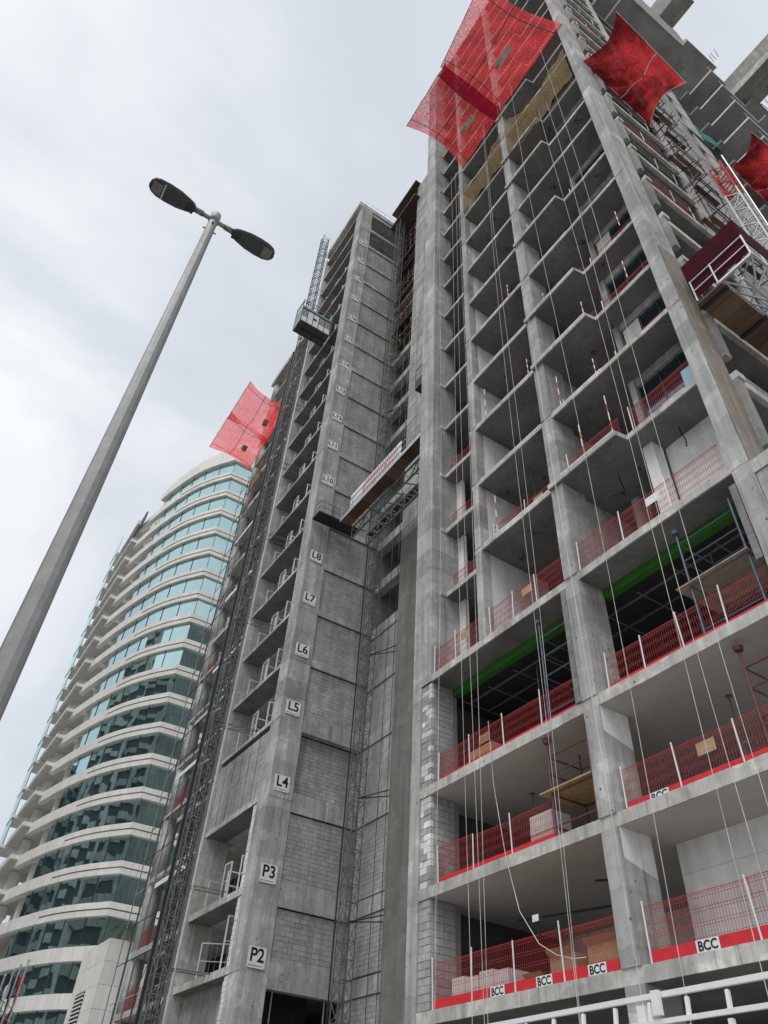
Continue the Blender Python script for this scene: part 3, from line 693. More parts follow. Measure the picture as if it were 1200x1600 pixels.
for n in ('L6', 'L7', 'L8'):
    run(-16.2, -12.7, 14.9, n, 'middle bay', 1, False)
    run(-11.8, -9.5, 14.7, n, 'jutting balcony', 1, False)
for n in ('L5', 'L6', 'L7'):
    run(-20.2, -16.9, 15.1, n, 'narrow bay', 1, False)
# far left section
for n in ('P1', 'P2', 'P3', 'L5', 'L8', 'L10'):
    run(-51.0, -46.6, 14.75, n, 'far left bay', 1, False)
# white edge trims and striped posts on upper slab edges
for n in ('L4', 'L5', 'L6', 'L7', 'L8', 'L9', 'L10', 'L12'):
    z = LV[n][1]
    if n != 'L4':
        y = 13.84 if n in JOG else 14.02
        MB().box(-11.9, -9.42, y+0.02, y+0.10, z, z+0.07).build('edge_trim', 'white_paint', TW)
        MB().box(-16.3, -12.6, 14.04, 14.12, z, z+0.06).build('edge_trim', 'white_paint', TW)
def striped_post(x, y, z, h, label):
    t = thing('striped_post', (x, y, z), label, 'post', 'red and white posts on slab edges')
    k = 5
    for i in range(k): MB().tube((x, y, z+h*i/k), (x, y, z+h*(i+1)/k), 0.02, 6).build('stripe', 'red_paint' if i % 2 else 'white_paint', t)
for x, n, h in ((-10.9, 'L5', 1.9), (-9.6, 'L5', 2.2), (-11.5, 'L6', 1.9), (-9.7, 'L6', 1.0), (-11.4, 'L8', 1.0), (-9.6, 'L7', 1.3), (-7.4, 'L7', 1.2), (-15.6, 'L7', 1.9), (-12.8, 'L7', 1.0), (-15.4, 'L5', 1.9), (-7.0, 'L8', 1.2), (-13.4, 'L9', 1.0), (-11.6, 'L10', 1.0)):
    striped_post(x, 14.0 if x < -12 else 14.1, LV[n][1], h, 'thin red and white post on the %s slab edge, %s' % (n, ('middle bay, near the middle column' if x > -14 else 'middle bay, near the slim column') if x < -12.5 else ('near the outer corner column' if x > -8 else ('beside the slab jog' if x > -10 else 'beside the middle column'))))

# ------------------------------------------------------------------ scaffold towers in the bays
def scaffold(x0, x1, y0, y1, z, h, mat, label, boards=None, lifts=(0.5, 1.0, 1.6, 2.3), bmat='timber'):
    t = thing('scaffold_tower', ((x0+x1)/2, (y0+y1)/2, z), label, 'scaffold', 'scaffold towers in the open bays')
    for x in (x0, x1):
        for y in (y0, y1): MB().tube((x, y, z), (x, y, z+h), 0.03, 6).build('standard', mat, t)
    for zz_ in lifts:
        if zz_ > h: continue
        for y in (y0, y1): MB().tube((x0, y, z+zz_), (x1, y, z+zz_), 0.024, 5).build('ledger', mat, t)
        for x in (x0, x1): MB().tube((x, y0, z+zz_), (x, y1, z+zz_), 0.024, 5).build('transom', mat, t)
    MB().tube((x0, y1, z+lifts[0]), (x1, y1, z+lifts[-1]), 0.022, 5).build('brace', 'steel_black', t)
    MB().tube((x0, y0, z+h-0.05), (x0, y0, z+h+0.05), 0.10, 8, 0.13).build('head_plate', mat, t)
    if boards:
        k = 4
        for i in range(k):
            ya = y0-0.15+(y1-y0+0.3)*i/k; MB().box(x0-0.35, x1+0.1, ya+0.01, ya+(y1-y0+0.3)/k-0.01, z+boards, z+boards+0.045).build('board', bmat, t)
    return t
scaffold(-14.25, -12.75, 14.25, 15.5, LV['P2'][1], 2.7, 'steel_maroon', 'maroon tube scaffold with timber boards beside the middle column', 1.25, (0.35, 1.2, 1.75, 2.25))
scaffold(-14.1, -12.9, 14.3, 15.6, LV['P3'][1], 3.6, 'steel_blue', 'blue grey scaffold under the green beam in the left bay', None, (0.4, 1.6, 2.3, 3.0))
scaffold(-8.6, -6.9, 14.3, 15.7, LV['P3'][1], 3.5, 'steel_blue', 'blue grey scaffold with plywood deck under the green beam in the right bay', 1.7, (0.35, 1.7, 2.5, 3.1), 'timber_grey')
scaffold(-7.9, -6.3, 14.3, 15.8, LV['P2'][1], 2.6, 'steel_maroon', 'maroon tube scaffold in the right bay near the corner column', None, (0.4, 0.9, 1.6, 2.1))

# things lying in the lowest open storey
t = thing('block_pallet', (-18.2, 15.1, LV['P1'][1]), 'pinkish white wrapped block stack behind the lowest left barrier', 'pallet')
for i in range(4):
    for j in range(2):
        MB().box(-19.3+i*0.62, -18.72+i*0.62, 14.6+j*0.6, 15.17+j*0.6, LV['P1'][1]+0.12, LV['P1'][1]+0.80-0.06*(i % 2)).build('wrapped_stack', 'wrap_white', t)
MB().box(-19.3, -16.9, 14.6, 15.8, LV['P1'][1]+0.001, LV['P1'][1]+0.115).build('pallet_base', 'timber', t)
for k, (x, w, h, lb) in enumerate(((-15.4, 0.9, 0.75, 'large brown carton behind the barrier left of the toe board print'), (-14.1, 1.0, 0.8, 'brown carton standing nearest the middle column on the lowest slab'), (-16.3, 0.7, 0.35, 'low brown carton lying behind the lowest left barrier'))):
    t = thing('carton', (x, 15, LV['P1'][1]), lb, 'carton'); z = LV['P1'][1]
    MB().box(x, x+w, 14.7, 15.4, z+0.001, z+h).build('box_body', 'cardboard', t)
    MB().add([(x,14.7,z+h+.002),(x+w,14.7,z+h+.002),(x+w,14.55,z+h+.14),(x,14.55,z+h+.14)], [(0,1,2,3)]).build('flap', 'cardboard', t)
t = thing('floodlight', (-15.0, 14.4, LV['P1'][1]+1.45), 'small white floodlight fixed on the lowest left barrier', 'floodlight')
MB().box(-15.16, -14.9, 14.0, 14.08, LV['P1'][1]+1.36, LV['P1'][1]+1.55).build('lamp_body', 'lamp_case', t)
MB().box(-15.14, -14.92, 13.985, 13.998, LV['P1'][1]+1.38, LV['P1'][1]+1.53).build('lamp_glass', 'sign_white', t)
MB().bar((-15.02, 14.06, LV['P1'][1]+1.1), (-15.02, 14.06, LV['P1'][1]+1.4), 0.03).build('bracket', 'steel_black', t)
t = thing('bagged_bale', (-15.2, 15.2, LV['P2'][1]), 'pale wrapped bale behind the barrier one slab above the lowest', 'bale')
MB().box(-15.6, -14.7, 14.6, 15.3, LV['P2'][1]+0.002, LV['P2'][1]+1.05).build('bale_body', 'wrap_white', t)
MB().box(-15.61, -14.69, 14.59, 15.31, LV['P2'][1]+0.5, LV['P2'][1]+0.56).build('strap', 'cardboard', t)
t = thing('sheet_stack', (-7.0, 14.6, LV['L5'][1]), 'light blue sheet leaning in the recessed balcony at L5', 'sheet')
MB().box(-6.95, -6.5, 14.42, 14.45, LV['L5'][1]+.01, LV['L5'][1]+0.85).build('sheet_panel', 'bluesheet', t); MB().box(-7.9, -7.1, 14.5, 14.9, LV['L5'][1]+.01, LV['L5'][1]+0.3).build('wrapped_stack', 'wrap_white', t)

k = 0
for n, x, y in (('P2', -17.4, 16.5), ('P2', -9.6, 16.2), ('P3', -16.0, 15.9), ('L4', -10.0, 15.6), ('L5', -14.6, 15.4), ('L6', -13.6, 15.6), ('L6', -10.4, 15.3), ('L7', -14.8, 15.7), ('L8', -10.8, 15.2), ('L9', -8.2, 15.4), ('L9', -14.2, 15.3), ('L10', -10.2, 15.1), ('L11', -14.0, 15.2), ('L11', -8.0, 15.2)):
    za = LV[n][1]; zb = LV[lo[lo.index(n)+1]][0]-0.02; bay = 'right bay' if x > -12 else 'middle bay'
    if n in ('P2', 'P3') and x < -12: bay = 'left bay'
    t = thing('steel_prop', (x, y, za), 'thin steel prop under the slab above the %s floor, %s' % ({'P2': 'second lowest', 'P3': 'third lowest'}.get(n, n), bay), 'prop', 'steel props between slabs')
    mt = 'steel_maroon' if k % 3 == 0 else 'galv_dark'; k += 1; zm = za+(zb-za)*0.55
    MB().tube((x, y, za), (x, y, zm), 0.03, 6).build('outer_tube', mt, t); MB().tube((x, y, zm), (x, y, zb), 0.022, 6).build('inner_tube', 'galv_dark', t)
    MB().box(x-0.08, x+0.08, y-0.08, y+0.08, zb, zb+0.012).build('head_plate', mt, t); MB().tube((x-0.1, y, zm), (x+0.1, y, zm), 0.012, 5).build('pin', 'galv', t)
for n, x, w, h, mt, lb in (('L4', -14.9, 0.9, 0.5, 'wrap_white', 'low pale stack behind the middle bay barrier at L4'), ('L5', -11.2, 0.9, 0.45, 'cardboard', 'brown bundle on the jutting balcony at L5'), ('L6', -8.6, 0.8, 0.6, 'wrap_white', 'pale stack in the right bay at L6'), ('L8', -7.6, 1.0, 0.5, 'wrap_white', 'pale stack in the recessed balcony at L8'), ('L7', -15.6, 0.8, 0.6, 'block_grey', 'grey block stack in the middle bay at L7'), ('P3', -18.4, 1.2, 0.9, 'cardboard', 'brown stack behind the barrier on the third lowest slab')):
    z = LV[n][1]; t = thing('material_stack', (x, 14.8, z), lb, 'stack')
    for i in range(3):
        MB().box(x+random.uniform(-.04, .04), x+w+random.uniform(-.05, .05), 14.75+random.uniform(-.04, .04), 15.4, z+0.002+h*i/3, z+h*(i+1)/3-0.01).build('layer', mt, t)

# ------------------------------------------------------------------ ropes down the street front
ROPES = [(-18.35, 13.55, 56), (-17.05, 13.5, 55), (-16.72, 13.6, 55), (-16.25, 13.55, 52), (-13.5, 13.5, 55.5), (-13.2, 13.45, 55.5), (-12.02, 13.6, 55.8), (-11.72, 13.5, 55.8), (-10.4, 13.45, 56), (-8.75, 13.5, 47.6), (-8.35, 13.6, 47.5), (-7.5, 13.4, 55)]
rl = ['leftmost white rope hanging down the front beside the block pier', 'second white rope from the left down the open front', 'white rope close right of the second from the left', 'white rope hanging in line with the slim upper column', 'white rope left of a close pair before the middle column', 'white rope right of a close pair before the middle column', 'white rope running down the face of the middle column, left strand', 'white rope running down the face of the middle column, right strand', 'white rope hanging down over the jutting balconies', 'white rope hanging left of a pair down the right bay', 'white rope hanging right of a pair down the right bay', 'white rope hanging nearest the outer corner column']
for (x, y, zt), lb in zip(ROPES, rl):
    ph = random.random()*6; a = random.uniform(0.04, 0.13); lean = random.uniform(-0.5, 0.5); zb = 2.2
    pts = [(x+lean*(zt-z_)/(zt-zb)*0.5+a*math.sin(ph+z_*0.13), y+0.04*math.sin(ph+z_*0.1), z_) for z_ in [zb+(zt-zb)*i/22 for i in range(23)]]
    t = MB().path(pts, 0.0085, 4).build('rope', 'rope_white'); tag(t, lb, 'rope', 'ropes down the front')
t = MB().path([(-16.0, 13.6, 12.5), (-15.9, 13.6, 10.5), (-15.5, 13.55, 8.4), (-15.05, 13.5, 7.0), (-14.5, 13.55, 6.2), (-14.0, 13.6, 5.9), (-13.5, 13.6, 5.75), (-13.1, 13.6, 5.72)], 0.011, 5).build('slack_rope', 'rope_white'); tag(t, 'slack white rope curving down to the lowest left slab edge', 'rope')

# ------------------------------------------------------------------ safety nets
def net(name, A, B, C_, D, mat, label, sag=0.5, nu=30, nv=22, scallop=0.0, ropes_u=(), ropes_v=(), patch=None, wrinkle=0.09, dark=True, cat='safety net'):
    """A,B inner edge ends (at the wall), D,C_ outer edge ends; bilinear sheet with sag"""
    A, B, C_, D = map(Vector, (A, B, C_, D)); t = thing(name, A, label, cat)
    def P(u, v, off=0.0):
        uu = u + scallop*math.sin(math.pi*v)*(0.5-u)*2
        p = (A*(1-uu)+B*uu)*(1-v) + (D*(1-uu)+C_*uu)*v
        s = sag*math.sin(math.pi*u)*math.sin(math.pi*v)*1.0
        return p + Vector((0, 0, -s+off + wrinkle*math.sin(u*17+v*5)*math.sin(v*9+u*3) + wrinkle*0.6*math.sin(u*31-v*11)))
    rows = [[P(j/nu, i/nv) for j in range(nu+1)] for i in range(nv+1)]
    MB().grid(rows).build('net_cloth', mat, t, True)
    for u in ropes_u: MB().path([P(u, i/8, -0.03) for i in range(9)], 0.022, 4).build('stay_rope', 'rope_dark' if dark else 'rope_white', t)
    if mat == 'net_red':
        for k in range(1, 9): MB().path([P(i/8, k/9.5, -0.012) for i in range(9)], 0.008, 3).build('seam', 'rope_white', t)
    for v in ropes_v: MB().path([P(i/10, v, -0.03) for i in range(11)], 0.022, 4).build('edge_rope', 'rope_dark' if dark else 'rope_white', t)
    if patch:
        u0, u1, v0, v1 = patch
        MB().grid([[P(u0+(u1-u0)*j/4, v0+(v1-v0)*i/3, -0.04) for j in range(5)] for i in range(4)]).build('name_patch', 'patch_grey', t)
        cpt = P(u0+(u1-u0)*0.18, (v0+v1)/2, -0.055); du = (P(u1, v0)-P(u0, v0)).normalized(); dv = (P(u0, v1)-P(u0, v0)).normalized()
        me = text_mesh('NCC', 0.3, 'ink', 0.001); o = put('lettering', me, tuple(cpt), t)
        rm = Matrix((du, dv, du.cross(dv))).transposed(); o.rotation_euler = rm.to_euler()
    return t
ni, no = 55.9, 59.4
net('catch_net', (-16.3, 14.0, ni-0.4), (-11.6, 14.0, ni), (-12.55, 9.75, 59.8), (-17.4, 9.75, 59.4), 'net_red', 'lower left red catch net below the large one on the tower front', 0.55, 34, 24, 0.10, (0.12, 0.85), (0.0, 0.55, 1.0), (0.40, 0.72, 0.27, 0.345))
net('catch_net', (-12.3, 13.95, ni+0.25), (-5.95, 13.95, ni+0.5), (-7.4, 8.85, 56.6+3.0), (-13.1, 9.7, 60.3), 'net_red', 'largest red catch net high on the tower front, reaching the top edge', 0.55, 36, 24, 0.06, (0.1, 0.9), (0.0, 0.55, 1.0), (0.36, 0.62, 0.33, 0.40))
t = thing('net_flap', (-12.2, 13.9, ni), 'dark red overlap strip hanging between the two upper catch nets', 'safety net')
MB().grid([[(-12.62-0.85*v+(0.95-0.35*abs(v-0.5))*u, 13.9-4.15*v, ni-0.15+3.9*v-0.45*math.sin(math.pi*v)-0.35*math.sin(math.pi*u)) for u in [k/6 for k in range(7)]] for v in [k/10 for k in range(11)]]).build('net_cloth', 'net_maroon', t, True)
MB().path([(-12.62-0.85*v, 13.9-4.15*v, ni-0.16+3.9*v-0.45*math.sin(math.pi*v)) for v in [k/8 for k in range(9)]], 0.02, 4).build('hem_rope', 'rope_dark', t)
net('catch_net', (-51.4, 14.0, 54.3), (-47.2, 14.0, 55.2), (-45.9, 9.55, 54.8), (-50.2, 9.4, 53.6), 'net_red', 'lower of the two red catch nets on the far left block', 0.55, 30, 22, 0.09, (0.12, 0.9), (0.0, 0.55, 1.0), (0.45, 0.60, 0.3, 0.42))
net('catch_net', (-48.1, 14.0, 55.0), (-43.4, 14.0, 56.2), (-42.3, 9.65, 55.6), (-46.8, 9.55, 54.6), 'net_red', 'upper of the two red catch nets on the far left block', 0.55, 30, 22, 0.09, (0.12, 0.9), (0.0, 0.55, 1.0), (0.4, 0.56, 0.2, 0.32))
net('draped_net', (-5.75, 13.95, 48.0), (-5.75, 18.9, 46.2), (-3.45, 20.4, 50.0), (-3.22, 14.5, 50.5), 'net_red_dense', 'dense red net draped out from the tower side above the platform', 0.9, 40, 32, 0.10, (0.55, 0.98), (0.0, 1.0), None, 0.2, False)
net('draped_net', (-5.1, 26.3, 49.8), (-5.1, 31.5, 48.2), (-3.0, 32.5, 53.0), (-3.15, 26.3, 51.2), 'net_red_dense', 'dense red net at the right edge on the stepped wing', 0.9, 40, 32, 0.08, (0.45,), (0.0, 1.0), None, 0.2, False)
def screen(name, pts_top, pts_bot, mat, label):
    t = thing(name, pts_bot[0], label, 'debris screen'); n = 26; rows = []
    def lerp(L, u):
        f = u*(len(L)-1); i = min(int(f), len(L)-2); return Vector(L[i])*(1-(f-i))+Vector(L[i+1])*(f-i)
    for i in range(9):
        v = i/8; rows.append([lerp(pts_bot, j/n)*(1-v)+lerp(pts_top, j/n)*v + Vector((0, -0.07*math.sin(j*0.7)-0.08*math.sin(v*3.1)-0.04*math.sin(j*1.7+v*3), -0.22*math.sin(math.pi*((j*2/n) % 1))*v)) for j in range(n+1)])
    MB().grid(rows).build('screen_cloth', mat, t, True); MB().path([tuple(p) for p in rows[-1]], 0.03, 4).build('top_rope', 'timber', t); MB().path([tuple(p) for p in rows[0]], 0.02, 4).build('hem_rope', 'timber', t)
screen('debris_screen', [(-16.2, 13.9, 51.3), (-14.3, 13.9, 50.8), (-12.3, 13.9, 52.9)], [(-16.3, 13.9, 48.3), (-14.3, 13.9, 48.2), (-12.4, 13.9, 48.2)], 'net_beige', 'beige mesh screen hung in the middle bay under the red nets')
screen('debris_screen', [(-11.8, 13.9, 53.2), (-9.4, 13.9, 51.0), (-6.5, 13.9, 52.6)], [(-11.9, 13.9, 48.1), (-9.4, 13.9, 47.4), (-6.5, 13.9, 47.9)], 'net_beige', 'beige mesh screen hung in the right bay under the red nets')
screen('debris_screen', [(-50.5, 14.2, 51.5), (-48.0, 14.2, 53.0), (-45.0, 14.2, 53.5)], [(-49.5, 14.2, 48.6), (-47.5, 14.2, 49.5), (-45.0, 14.2, 50.5)], 'net_beige', 'beige mesh screen below the far left red nets')
t = MB().grid([[(-5.6-0.12*math.sin(j), 26.6+j*0.45, 58.2+i*0.8-j*0.2) for j in range(8)] for i in range(3)]).build('tarpaulin', 'teal_sheet', None, True); tag(t, 'teal tarpaulin strip on the stepped wing between the red nets', 'tarpaulin')

# ------------------------------------------------------------------ lattice masts
def mast_section(w, h, mats, r=0.035):
    mb = MB(); hw = w/2
    c = [(-hw,-hw),(hw,-hw),(hw,hw),(-hw,hw)]
    for x, y in c: mb.bar((x,y,0), (x,y,h), r*2)
    for i in range(4):
        a = c[i]; b = c[(i+1) % 4]
        mb.bar((*a, 0.02), (*b, 0.02), r*1.3); mb.bar((*a, h/2), (*b, h/2), r*1.3)
        mb.bar((*a, 0.02), (*b, h/2), r*1.1); mb.bar((*b, h/2), (*a, h-0.02), r*1.1)
    me = mb.mesh('mast_section'); me.materials.append(MATS[mats]); return me
def mast(x, y, z0, z1, w, mat, label, r=0.035, alt=None, h=1.508):
    t = thing('lattice_mast', (x, y, z0), label, 'mast'); me = mast_section(w, h, mat, r); ma = mast_section(w, h, alt, r) if alt else me
    n = int((z1-z0)/h)
    for i in range(n): put('mast_section', me if (not alt or i < n-2) else ma, (x, y, z0+i*h), t)
    return t
t = mast(-31.6, 18.1, 0, 81, 0.6, 'galv_dark', 'grey lattice mast in the slot between the two concrete blocks', 0.022)
for zt in (10.5, 16.0, 24.2, 39, 46, 53, 60):
    for dx, dz in ((1.6, -0.1), (2.2, 0.15)):
        MB().tube((-31.3, 18.0, zt), (-31.3+dx, 19.03, zt+dz), 0.03, 5).build('tie_strut', 'steel_black', t)
MB().tube((-32.05, 17.75, 0), (-32.05, 17.75, 80), 0.04, 5).build('cable_guide', 'steel_black', t)
HM = mast(-36.95, 11.9, 0, 78.3, 0.65, 'galv_dark', 'dark lattice hoist mast rising past the roof on the left block', 0.029)
for zt in (8.6, 12.0, 20.3, 27.3, 34.3, 41.4, 48.4, 60.2, 66.2, 74.2):
    for dx in (-0.25, 0.35):
        MB().tube((-36.95+dx, 12.2, zt), (-36.7+dx, 14.02, zt), 0.03, 5).build('tie_strut', 'galv_dark', HM)
    for k in range(4):
        MB().tube((-37.2+0.06*k, 12.2+0.45*k, zt), (-36.6+0.06*k, 12.65+0.45*k, zt), 0.018, 4).build('tie_lacing', 'galv_dark', HM)
MB().tube((-36.35, 12.35, 0), (-36.35, 12.35, 76), 0.04, 6).build('cable_guide', 'galv', HM)
MB().tube((-37.5, 11.5, 0), (-37.5, 11.5, 56), 0.07, 6).build('trailing_cable', 'steel_black', HM)
MB().tube((-37.8, 11.7, 0), (-37.8, 11.7, 56), 0.04, 6).build('trailing_cable', 'steel_black', HM)
for zt in range(6, 56, 3): MB().tube((-37.5, 11.6, zt), (-36.9, 11.9, zt+0.2), 0.05, 5).build('cable_clip', random.choice(('galv', 'white_paint', 'steel_black')), HM)
H2 = mast(-38.2, 12.3, 0, 52.0, 0.45, 'steel_black', 'black lattice mast standing close left of the hoist mast', 0.02)
GM = mast(-4.55, 20.9, 0, 41.8, 0.6, 'galv', 'grey and red lattice mast on the tower side beside the red platform', 0.035, 'red_paint')
MB().tube((-4.1, 20.9, 0), (-4.1, 20.9, 41.5), 0.04, 6).build('cable_guide', 'galv', GM)

# hoist car
t = thing('hoist_car', (-35.5, 12.0, 57.0), 'pale cage hoist car with dark underside high on the mast', 'hoist')
x0, x1, y0, y1, z0, z1 = -36.25, -34.85, 10.6, 13.5, 57.0, 59.6
MB().box(x0, x1, y0, y1, z0, z0+0.12).build('floor_tray', 'hoist_floor', t)
for k in range(6): MB().box(x0, x1, y0+k*0.565, y0+k*0.565+0.06, z0-0.06, z0-0.001).build('floor_joist', 'steel_black', t)
MB().box((x0+x1)/2-0.03, (x0+x1)/2+0.03, y0, y1, z0-0.12, z0-0.061).build('floor_joist', 'steel_black', t)
for k in range(5):
    ya = y0+0.05+k*0.57
    MB().box(x1-0.03, x1, ya, ya+0.5, z0+0.14, z0+0.85).build('side_panel', 'white_paint', t)
    MB().box(x1-0.03, x1, ya, ya+0.5, z0+0.9, z0+1.9).build('mesh_panel', 'hoist_grey' if k in (0, 3, 4) else 'white_paint', t)
MB().box(x1, x1+0.01, 11.75, 12.1, z0+1.0, z0+1.3).build('window', 'dark_hole', t)
for k in range(2): MB().box(x0+0.05+k*0.67, x0+0.68+k*0.67, y0, y0+0.03, z0+0.14, z0+2.3).build('end_gate', 'hoist_grey', t)
MB().box(x0, x1, y1-0.03, y1, z0+0.14, z0+2.3).build('end_gate', 'hoist_grey', t)
MB().box(x0, x0+0.03, y0+0.04, y1-0.04, z0+0.14, z0+2.3).build('back_panel', 'hoist_grey', t)
MB().box(x0, x1, y0, y1, z0+2.31, z0+2.4).build('car_roof', 'hoist_grey', t)
for y in (y0, y1):
    for x in (x0, x1): MB().bar((x, y, z0+0.1), (x, y, z1+0.7), 0.07).build('corner_post', 'galv_dark', t)
for zz_ in (z1+0.3, z1+0.7):
    MB().bar((x0, y0, zz_), (x1, y0, zz_), 0.05).build('roof_rail', 'galv_dark', t); MB().bar((x1, y0, zz_), (x1, y1, zz_), 0.05).build('roof_rail', 'galv_dark', t)
MB().bar((x1+0.03, y0, z0+2.1), (x1+0.03, y1, z0+2.1), 0.09).build('top_channel', 'bluesheet', t)

# ------------------------------------------------------------------ slot work platform
t = thing('work_platform', (-26, 16, 32.4), 'long truss work platform spanning the slot with striped banner', 'platform')
px0, px1, py0, py1, pz = -31.0, -20.85, 15.0, 15.75, 32.75
for k in range(12):
    xa = px0+(px1-px0)*k/12; MB().box(xa+0.01, px0+(px1-px0)*(k+1)/12-0.01, py0, py1, pz-0.06, pz).build('deck_plank', 'deck_timber', t)
MB().box(px0, px1, py0-0.03, py0, pz-0.1, pz+0.16).build('edge_channel', 'galv', t)
def truss(y, za, zb, mat='galv_dark'):
    MB().bar((px0, y, za), (px1, y, za), 0.09).build('truss_chord', mat, t); MB().bar((px0, y, zb), (px1, y, zb), 0.09).build('truss_chord', mat, t)
    n = 14
    for k in range(n):
        xa = px0+(px1-px0)*k/n; xb = px0+(px1-px0)*(k+1)/n
        MB().bar((xa, y, za), (xb, y, zb) if k % 2 else (xa, y, zb), 0.05).build('truss_web', mat, t); MB().bar((xa, y, zb), (xb, y, za), 0.05).build('truss_web', mat, t)
truss(15.9, pz-1.0, pz-0.12); truss(17.0, pz-1.0, pz-0.12)
for k in range(10):
    xa = px0+1+k; MB().bar((xa, 15.9, pz-1.0), (xa+0.5, 17.0, pz-1.0), 0.05).build('truss_web', 'galv_dark', t)
MB().box(px0, px1, 17.05, 17.6, pz-0.1, pz-0.04).build('rear_deck', 'timber_dark', t)
for k in range(9):
    xa = px0+0.1+(px1-px0-0.2)*k/8; MB().bar((xa, py0+0.02, pz), (xa, py0+0.02, pz+1.1), 0.04).build('rail_post', 'galv', t)
for zz_ in (0.55, 1.1): MB().bar((px0, py0+0.02, pz+zz_), (px1, py0+0.02, pz+zz_), 0.04).build('guard_rail', 'galv', t)
bn = MB().box(px0+1.0, px1-3.4, py0+0.06, py0+0.07, pz+0.12, pz+1.5).build('banner', 'sign_white', t)
for k in range(13):
    xa = px0+2.4+k*0.28
    MB().add([(xa,py0+0.055,pz+0.15),(xa+0.12,py0+0.055,pz+0.15),(xa+0.50,py0+0.055,pz+1.45),(xa+0.38,py0+0.055,pz+1.45)], [(0,1,2,3)]).build('banner_stripe', 'faded_red', bn)
t2 = thing('hung_tray', (-32.4, 15.6, 31.7), 'small dark hung tray with handrails covering the L9 sign', 'platform')
MB().box(-32.95, -32.0, 13.9, 16.9, 33.75, 33.85).build('tray_deck', 'steel_black', t2)
for (a, b) in (((-32.9, 13.95), (-32.05, 13.95)), ((-32.05, 13.95), (-32.05, 16.8))):
    for zz_ in (0.5, 1.0): MB().tube((*a, 33.8+zz_), (*b, 33.8+zz_), 0.022, 5).build('guard_rail', 'galv_dark', t2)
for p in ((-32.9, 13.95), (-32.05, 13.95), (-32.05, 15.4), (-32.05, 16.8)): MB().tube((*p, 33.8), (*p, 34.85), 0.025, 5).build('rail_post', 'galv_dark', t2)
t2 = thing('suspended_cradle', (-21.6, 14.8, 42.0), 'small dark cradle hanging beside the main column above the work platform', 'cradle')
MB().box(-22.2, -21.0, 14.5, 15.3, 36.4, 37.2).build('cradle_box', 'steel_black', t2)
for x in (-22.15, -21.05):
    MB().tube((x, 14.5, 37.2), (x, 14.5, 38.2), 0.025, 5).build('rail_post', 'steel_black', t2); MB().tube((x, 15.3, 37.2), (x, 15.3, 38.2), 0.025, 5).build('rail_post', 'steel_black', t2)
MB().tube((-22.15, 14.5, 38.2), (-21.05, 14.5, 38.2), 0.025, 5).build('guard_rail', 'steel_black', t2)

# ------------------------------------------------------------------ side platform with maroon boards
t = thing('side_platform', (-4.7, 15.5, 23.2), 'mast climber platform with maroon sheeting and timber deck on the tower side', 'platform')
ax0, ax1, ay0, ay1, az = -5.68, -3.6, 14.45, 23.0, 23.25
for k in range(14):
    ya = ay0+(ay1-ay0)*k/14; MB().box(ax0, -4.75, ya+0.014, ay0+(ay1-ay0)*(k+1)/14-0.014, az-0.06, az).build('deck_plank', 'deck_timber', t)
for k in range(5): MB().box(ax0-0.0, -4.7, ay0+0.2+k*1.9, ay0+0.32+k*1.9, az-0.14, az-0.061).build('deck_joist', 'steel_black', t)
for i, (za, zb) in enumerate(((0.25, 1.35), (1.36, 2.3))):
    MB().box(ax0, ax1, ay0, ay0+0.03, az+za, az+zb).build('maroon_panel', 'maroon_sheet', t)
MB().box(ax1-0.03, ax1, ay0+0.04, ay1, az+1.0, az+2.2).build('maroon_panel', 'maroon_sheet', t)
for y in (ay0, 19.0):
    MB().bar((-4.85, y, az), (ax1, y, az), 0.09).build('outrigger', 'galv', t)
for (x, zc) in ((-4.7, az), (ax1, az), (-4.15, az-0.65)):
    MB().bar((x, ay0, zc), (x, ay1, zc), 0.075).build('truss_chord', 'galv', t)
for k in range(12):
    ya = ay0+k*0.7; yb = ya+0.7
    MB().bar((-4.7, ya, az), (-4.15, yb, az-0.65), 0.045).build('truss_web', 'galv', t); MB().bar((ax1, ya, az), (-4.15, yb, az-0.65), 0.045).build('truss_web', 'galv', t)
    MB().bar((-4.15, yb, az-0.65), (ax1, yb, az), 0.045).build('truss_web', 'galv', t); MB().bar((-4.7, yb, az), (ax1, ya, az), 0.04).build('truss_web', 'galv', t)
for x in (ax0+0.1, -4.8, ax1): MB().bar((x, ay0-0.04, az-0.02), (x, ay0-0.04, az+1.15), 0.045).build('rail_post', 'galv', t)
for zz_ in (0.55, 1.1): MB().bar((ax0+0.1, ay0-0.05, az+zz_), (ax1, ay0-0.05, az+zz_), 0.035).build('guard_rail', 'galv', t)
